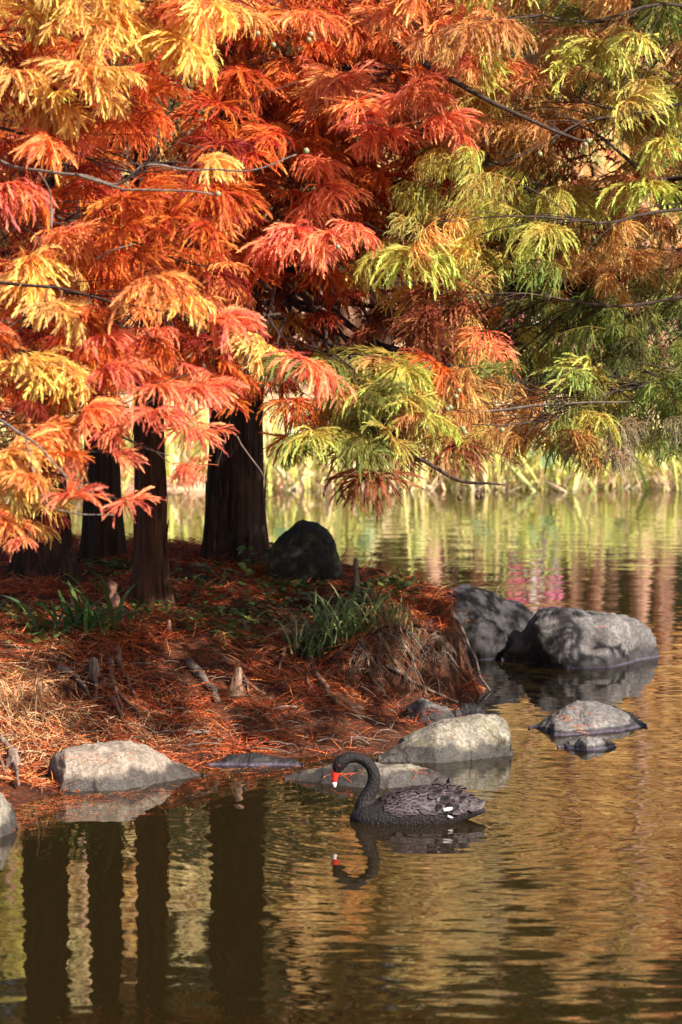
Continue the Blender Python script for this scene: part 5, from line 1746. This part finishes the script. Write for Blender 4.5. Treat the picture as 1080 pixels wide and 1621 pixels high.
# photograph column, distance, colour, crown foot, crown height scale, width scale
FAR = [(-90, 57, 0, 2.6, .62, 1.0), (10, 55, 4, 2.4, .60, .8), (75, 62, 1, 3.0, .60, .9), (128, 56, 2, 2.6, .66, .7), (205, 58, 5, 2.5, .60, .8), (300, 56, 2, 2.4, .60, .75), (385, 61, 0, 2.8, .6, .9),
       (470, 56, 5, 2.6, .62, .8), (556, 60, 1, 3.2, .55, .7), (680, 55, 0, 2.9, .60, .85), (760, 58, 2, 2.8, .62, .8), (912, 56, 5, 2.7, .66, .85), (946, 60, 1, 3.0, .55, .8), (1017, 55, 0, 2.7, .62, .8),
       (1054, 57.5, 3, 2.9, .60, .8), (1150, 56, 5, 2.6, .62, 1.0), (840, 63, 0, 3.0, .56, .9)]
for i, (px, d, gi, foot, kh, kw) in enumerate(FAR):
    x = (px - 540) / F * d
    e = empty('far_cypress', (x, d, far_z(x, d)), adj[gi] + ' autumn cypress with bare lower trunk on the far bank', 'tree', adj[gi] + ' cypresses on the far bank', rr.uniform(0, 6))
    t = bpy.data.objects.new('trunk', FT[i % 3]); COL.objects.link(t); t.parent = e
    k = rr.uniform(.65, .95); t.scale = (k, k, .72 * kh / .6)
    o = bpy.data.objects.new('crown', CROWNS[i % 3]); COL.objects.link(o); o.parent = e
    o.location = (0, 0, foot); o.scale = (kw * .72, kw * .72, kh); o.color = (*GOLD[gi], 1)
# taller, dimmer trees further back
BACKC = [((.085, .095, .03), 'tall olive green'), ((.13, .065, .025), 'tall russet brown'), ((.045, .06, .022), 'tall dark green'), ((.34, .22, .06), 'tall dull gold')]
for i, (px, d, ci) in enumerate([(-130, 72, 0), (40, 76, 2), (165, 74, 1), (265, 76, 0), (350, 73, 2), (455, 75, 3), (545, 78, 1), (700, 74, 3), (790, 73, 0), (870, 77, 2), (965, 73, 0), (1060, 76, 1), (1170, 73, 2), (505, 90, 2), (745, 92, 0), (920, 92, 1), (220, 92, 0), (90, 92, 3), (600, 84, 0), (640, 96, 2), (830, 95, 2), (1000, 95, 0), (1110, 95, 2), (400, 94, 2), (310, 96, 1), (150, 98, 2), (-40, 94, 2), (560, 104, 0), (700, 106, 2), (470, 104, 2), (870, 108, 0), (780, 110, 2), (960, 108, 2)]):
    x = (px - 540) / F * d
    c, nm = BACKC[ci]
    e = empty('tall_tree', (x, d, far_z(x, d)), nm + ' tree standing behind the bright cypresses of the far bank', 'tree', nm + ' trees behind the far bank', rr.uniform(0, 6))
    t = bpy.data.objects.new('trunk', FT[i % 3]); COL.objects.link(t); t.parent = e; t.scale = (1.1, 1.1, 2.0)
    o = bpy.data.objects.new('crown', CROWNS[5 + i % 2]); COL.objects.link(o); o.parent = e
    o.location = (0, 0, 3.4); k = rr.uniform(1.0, 1.3); o.scale = (k, k, rr.uniform(1.7, 2.1)); o.color = (*c, 1)
for i in range(24):
    px = -760 + 105 * i; d = 112 + 8 * (i % 3)
    x = (px - 540) / F * d
    c, nm = BACKC[(2, 0, 1, 2)[i % 4]]
    e = empty('tall_tree', (x, d, far_z(x, d)), 'very tall ' + nm[5:] + ' tree far behind the far bank', 'tree', 'very tall ' + nm[5:] + ' trees far behind', i * 1.3)
    t = bpy.data.objects.new('trunk', FT[i % 3]); COL.objects.link(t); t.parent = e; t.scale = (1.8, 1.8, 2.6)
    o = bpy.data.objects.new('crown', CROWNS[5 + i % 2]); COL.objects.link(o); o.parent = e
    o.location = (0, 0, 5); o.scale = (1.7, 1.7, 2.7); o.color = (*c, 1)
# dark evergreens between the trunks
for i, (px, d, kw, kh) in enumerate([(722, 60, .24, .46), (788, 61, .16, .40), (972, 60, .16, .46), (250, 62, .4, .5), (420, 64, .35, .5), (-20, 63, .5, .5), (1100, 62, .4, .5), (165, 63, .2, .4), (1060, 70, .5, .6), (505, 66, .3, .5)]):
    x = (px - 540) / F * d
    e = empty('evergreen_shrub', (x, d, far_z(x, d)), 'slim dark evergreen bush between the cypress trunks of the far bank', 'bush', 'dark evergreens between the far trunks', i)
    t = bpy.data.objects.new('trunk', FT[0]); COL.objects.link(t); t.parent = e; t.scale = (.3, .3, .2)
    o = bpy.data.objects.new('crown', CROWNS[3 + i % 2]); COL.objects.link(o); o.parent = e
    o.location = (0, 0, .1); o.scale = (kw, kw, kh); o.color = (.03, .042, .018, 1)


# dark leafy trees in front of the golden ones at the left
for i, (px, d, kw, kh, col, nm) in enumerate([(300, 53.2, .62, .66, (.045, .058, .02), 'dark holly green round tree on the far bank behind the slim trunk'), (455, 53.6, .80, .70, (.05, .06, .022), 'dark green round tree on the far bank behind the thickest trunk'), (130, 53, .6, .62, (.06, .065, .022), 'dark olive round tree on the far bank at the left')]):
    x = (px - 540) / F * d
    e = empty('round_tree', (x, d, far_z(x, d)), nm, 'tree', None, i)
    t = bpy.data.objects.new('trunk', FT[1]); COL.objects.link(t); t.parent = e; t.scale = (.6, .6, .42)
    o = bpy.data.objects.new('crown', CROWNS[3 + i % 2]); COL.objects.link(o); o.parent = e
    o.location = (0, 0, 1.9); o.scale = (kw, kw, kh); o.color = (*col, 1)


# people strolling on the far path
def person(px, d, jacket, trousers, hair, label, face, seed):
    x = (px - 540) / F * d
    e = empty('person', (x, d, far_z(x, d)), label, 'person', None, face)
    r = random.Random(seed)

    def skin(name, verts, edges, rad, mat, root=0):
        me = bpy.data.meshes.new(name); me.from_pydata(verts, edges, []); me.update()
        o = bpy.data.objects.new(name, me); COL.objects.link(o); o.parent = e
        md = o.modifiers.new('skin', 'SKIN'); md.use_smooth_shade = True
        for i, q in enumerate(rad): me.skin_vertices[0].data[i].radius = (q, q * .85)
        me.skin_vertices[0].data[root].use_root = True
        sb = o.modifiers.new('sub', 'SUBSURF'); sb.levels = 1; sb.render_levels = 2
        me.materials.append(mat)
        return o
    sk = plain('skin_tone', (.48, .29, .21), .5, .3, .05)
    v = [(0, 0, .92), (0, 0, 1.10), (0, .01, 1.30), (0, .01, 1.44), (0, 0, 1.50), (0, -.015, 1.58), (0, -.01, 1.66), (0, 0, 1.72)]
    rad = [.135, .12, .14, .10, .048, .075, .085, .05]
    ed = [(0, 1), (1, 2), (2, 3), (3, 4), (4, 5), (5, 6), (6, 7)]
    for s in (-1, 1):
        i0 = len(v)
        v += [(s * .17, 0, 1.40), (s * .21, .02, 1.14), (s * .20, -.08, .92), (s * .20, -.11, .85)]
        rad += [.058, .045, .035, .03]; ed += [(3, i0), (i0, i0 + 1), (i0 + 1, i0 + 2), (i0 + 2, i0 + 3)]
        for q in range(5):   # fingers
            k = len(v); y0 = -.11 + (q - 2) * .016
            if q == 0: pts = [(s * .185, -.135, .825), (s * .18, -.15, .80)]
            else: pts = [(s * .20, y0, .80), (s * .195, y0 - .005, .765 + .006 * abs(q - 2))]
            v += pts; rad += [.010, .008]; ed += [(i0 + 3, k), (k, k + 1)]
    for s in (-1, 1):
        i0 = len(v)
        v += [(s * .09, 0, .86), (s * .10, -.02 * s, .50), (s * .10, .05 * s, .09), (s * .11, .05 * s - .14, .035)]
        rad += [.085, .062, .045, .04]; ed += [(0, i0), (i0, i0 + 1), (i0 + 1, i0 + 2), (i0 + 2, i0 + 3)]
    skin('body', v, ed, rad, sk)
    v = [(0, 0, .90), (0, 0, 1.08), (0, .01, 1.30), (0, .01, 1.45)]; rad = [.165, .145, .165, .10]; ed = [(0, 1), (1, 2), (2, 3)]
    for s in (-1, 1):
        i0 = len(v); v += [(s * .175, 0, 1.40), (s * .215, .02, 1.14), (s * .203, -.07, .94)]; rad += [.075, .062, .05]; ed += [(3, i0), (i0, i0 + 1), (i0 + 1, i0 + 2)]
    skin('jacket', v, ed, rad, plain('jacket_cloth', jacket, .8, .2, .12))
    v = [(0, 0, .93)]; rad = [.15]; ed = []
    for s in (-1, 1):
        i0 = len(v); v += [(s * .09, 0, .84), (s * .10, -.02 * s, .50), (s * .10, .05 * s, .11)]; rad += [.10, .078, .062]; ed += [(0, i0), (i0, i0 + 1), (i0 + 1, i0 + 2)]
    skin('trousers', v, ed, rad, plain('trouser_cloth', trousers, .85, .2, .12))
    skin('hair', [(0, .05, 1.56), (0, .04, 1.68), (0, .0, 1.745)], [(0, 1), (1, 2)], [.075, .095, .07], plain('hair', hair, .5, .4, .2))
    for s in (-1, 1):
        vv, ff = tube_arrays([(s * .03, -.098, 1.655), (s * .03, -.106, 1.655)], [.011, .006], 8)
        mb = MB(); mb.add(vv, ff); link('eye', mb.mesh('eye', plain('dark_eye', (.02, .015, .01), .2, .5, .1)), e, False)
    vv, ff = tube_arrays([(0, -.09, 1.665), (0, -.105, 1.63), (0, -.125, 1.615), (0, -.09, 1.605)], [.008, .013, .015, .008], 8)
    mb = MB(); mb.add(vv, ff); link('nose', mb.mesh('nose', sk, True), e, False)


person(822, 52.0, (.42, .07, .13), (.10, .10, .13), (.02, .015, .012), 'person in crimson jacket and dark trousers walking on the far bank', .4, 1)
person(872, 51.6, (.50, .14, .24), (.16, .12, .20), (.03, .02, .015), 'person in bright pink jacket standing on the far bank', -.5, 2)
person(850, 52.6, (.72, .70, .70), (.04, .04, .05), (.02, .015, .012), 'person in white top between the two in pink and crimson', .1, 3)
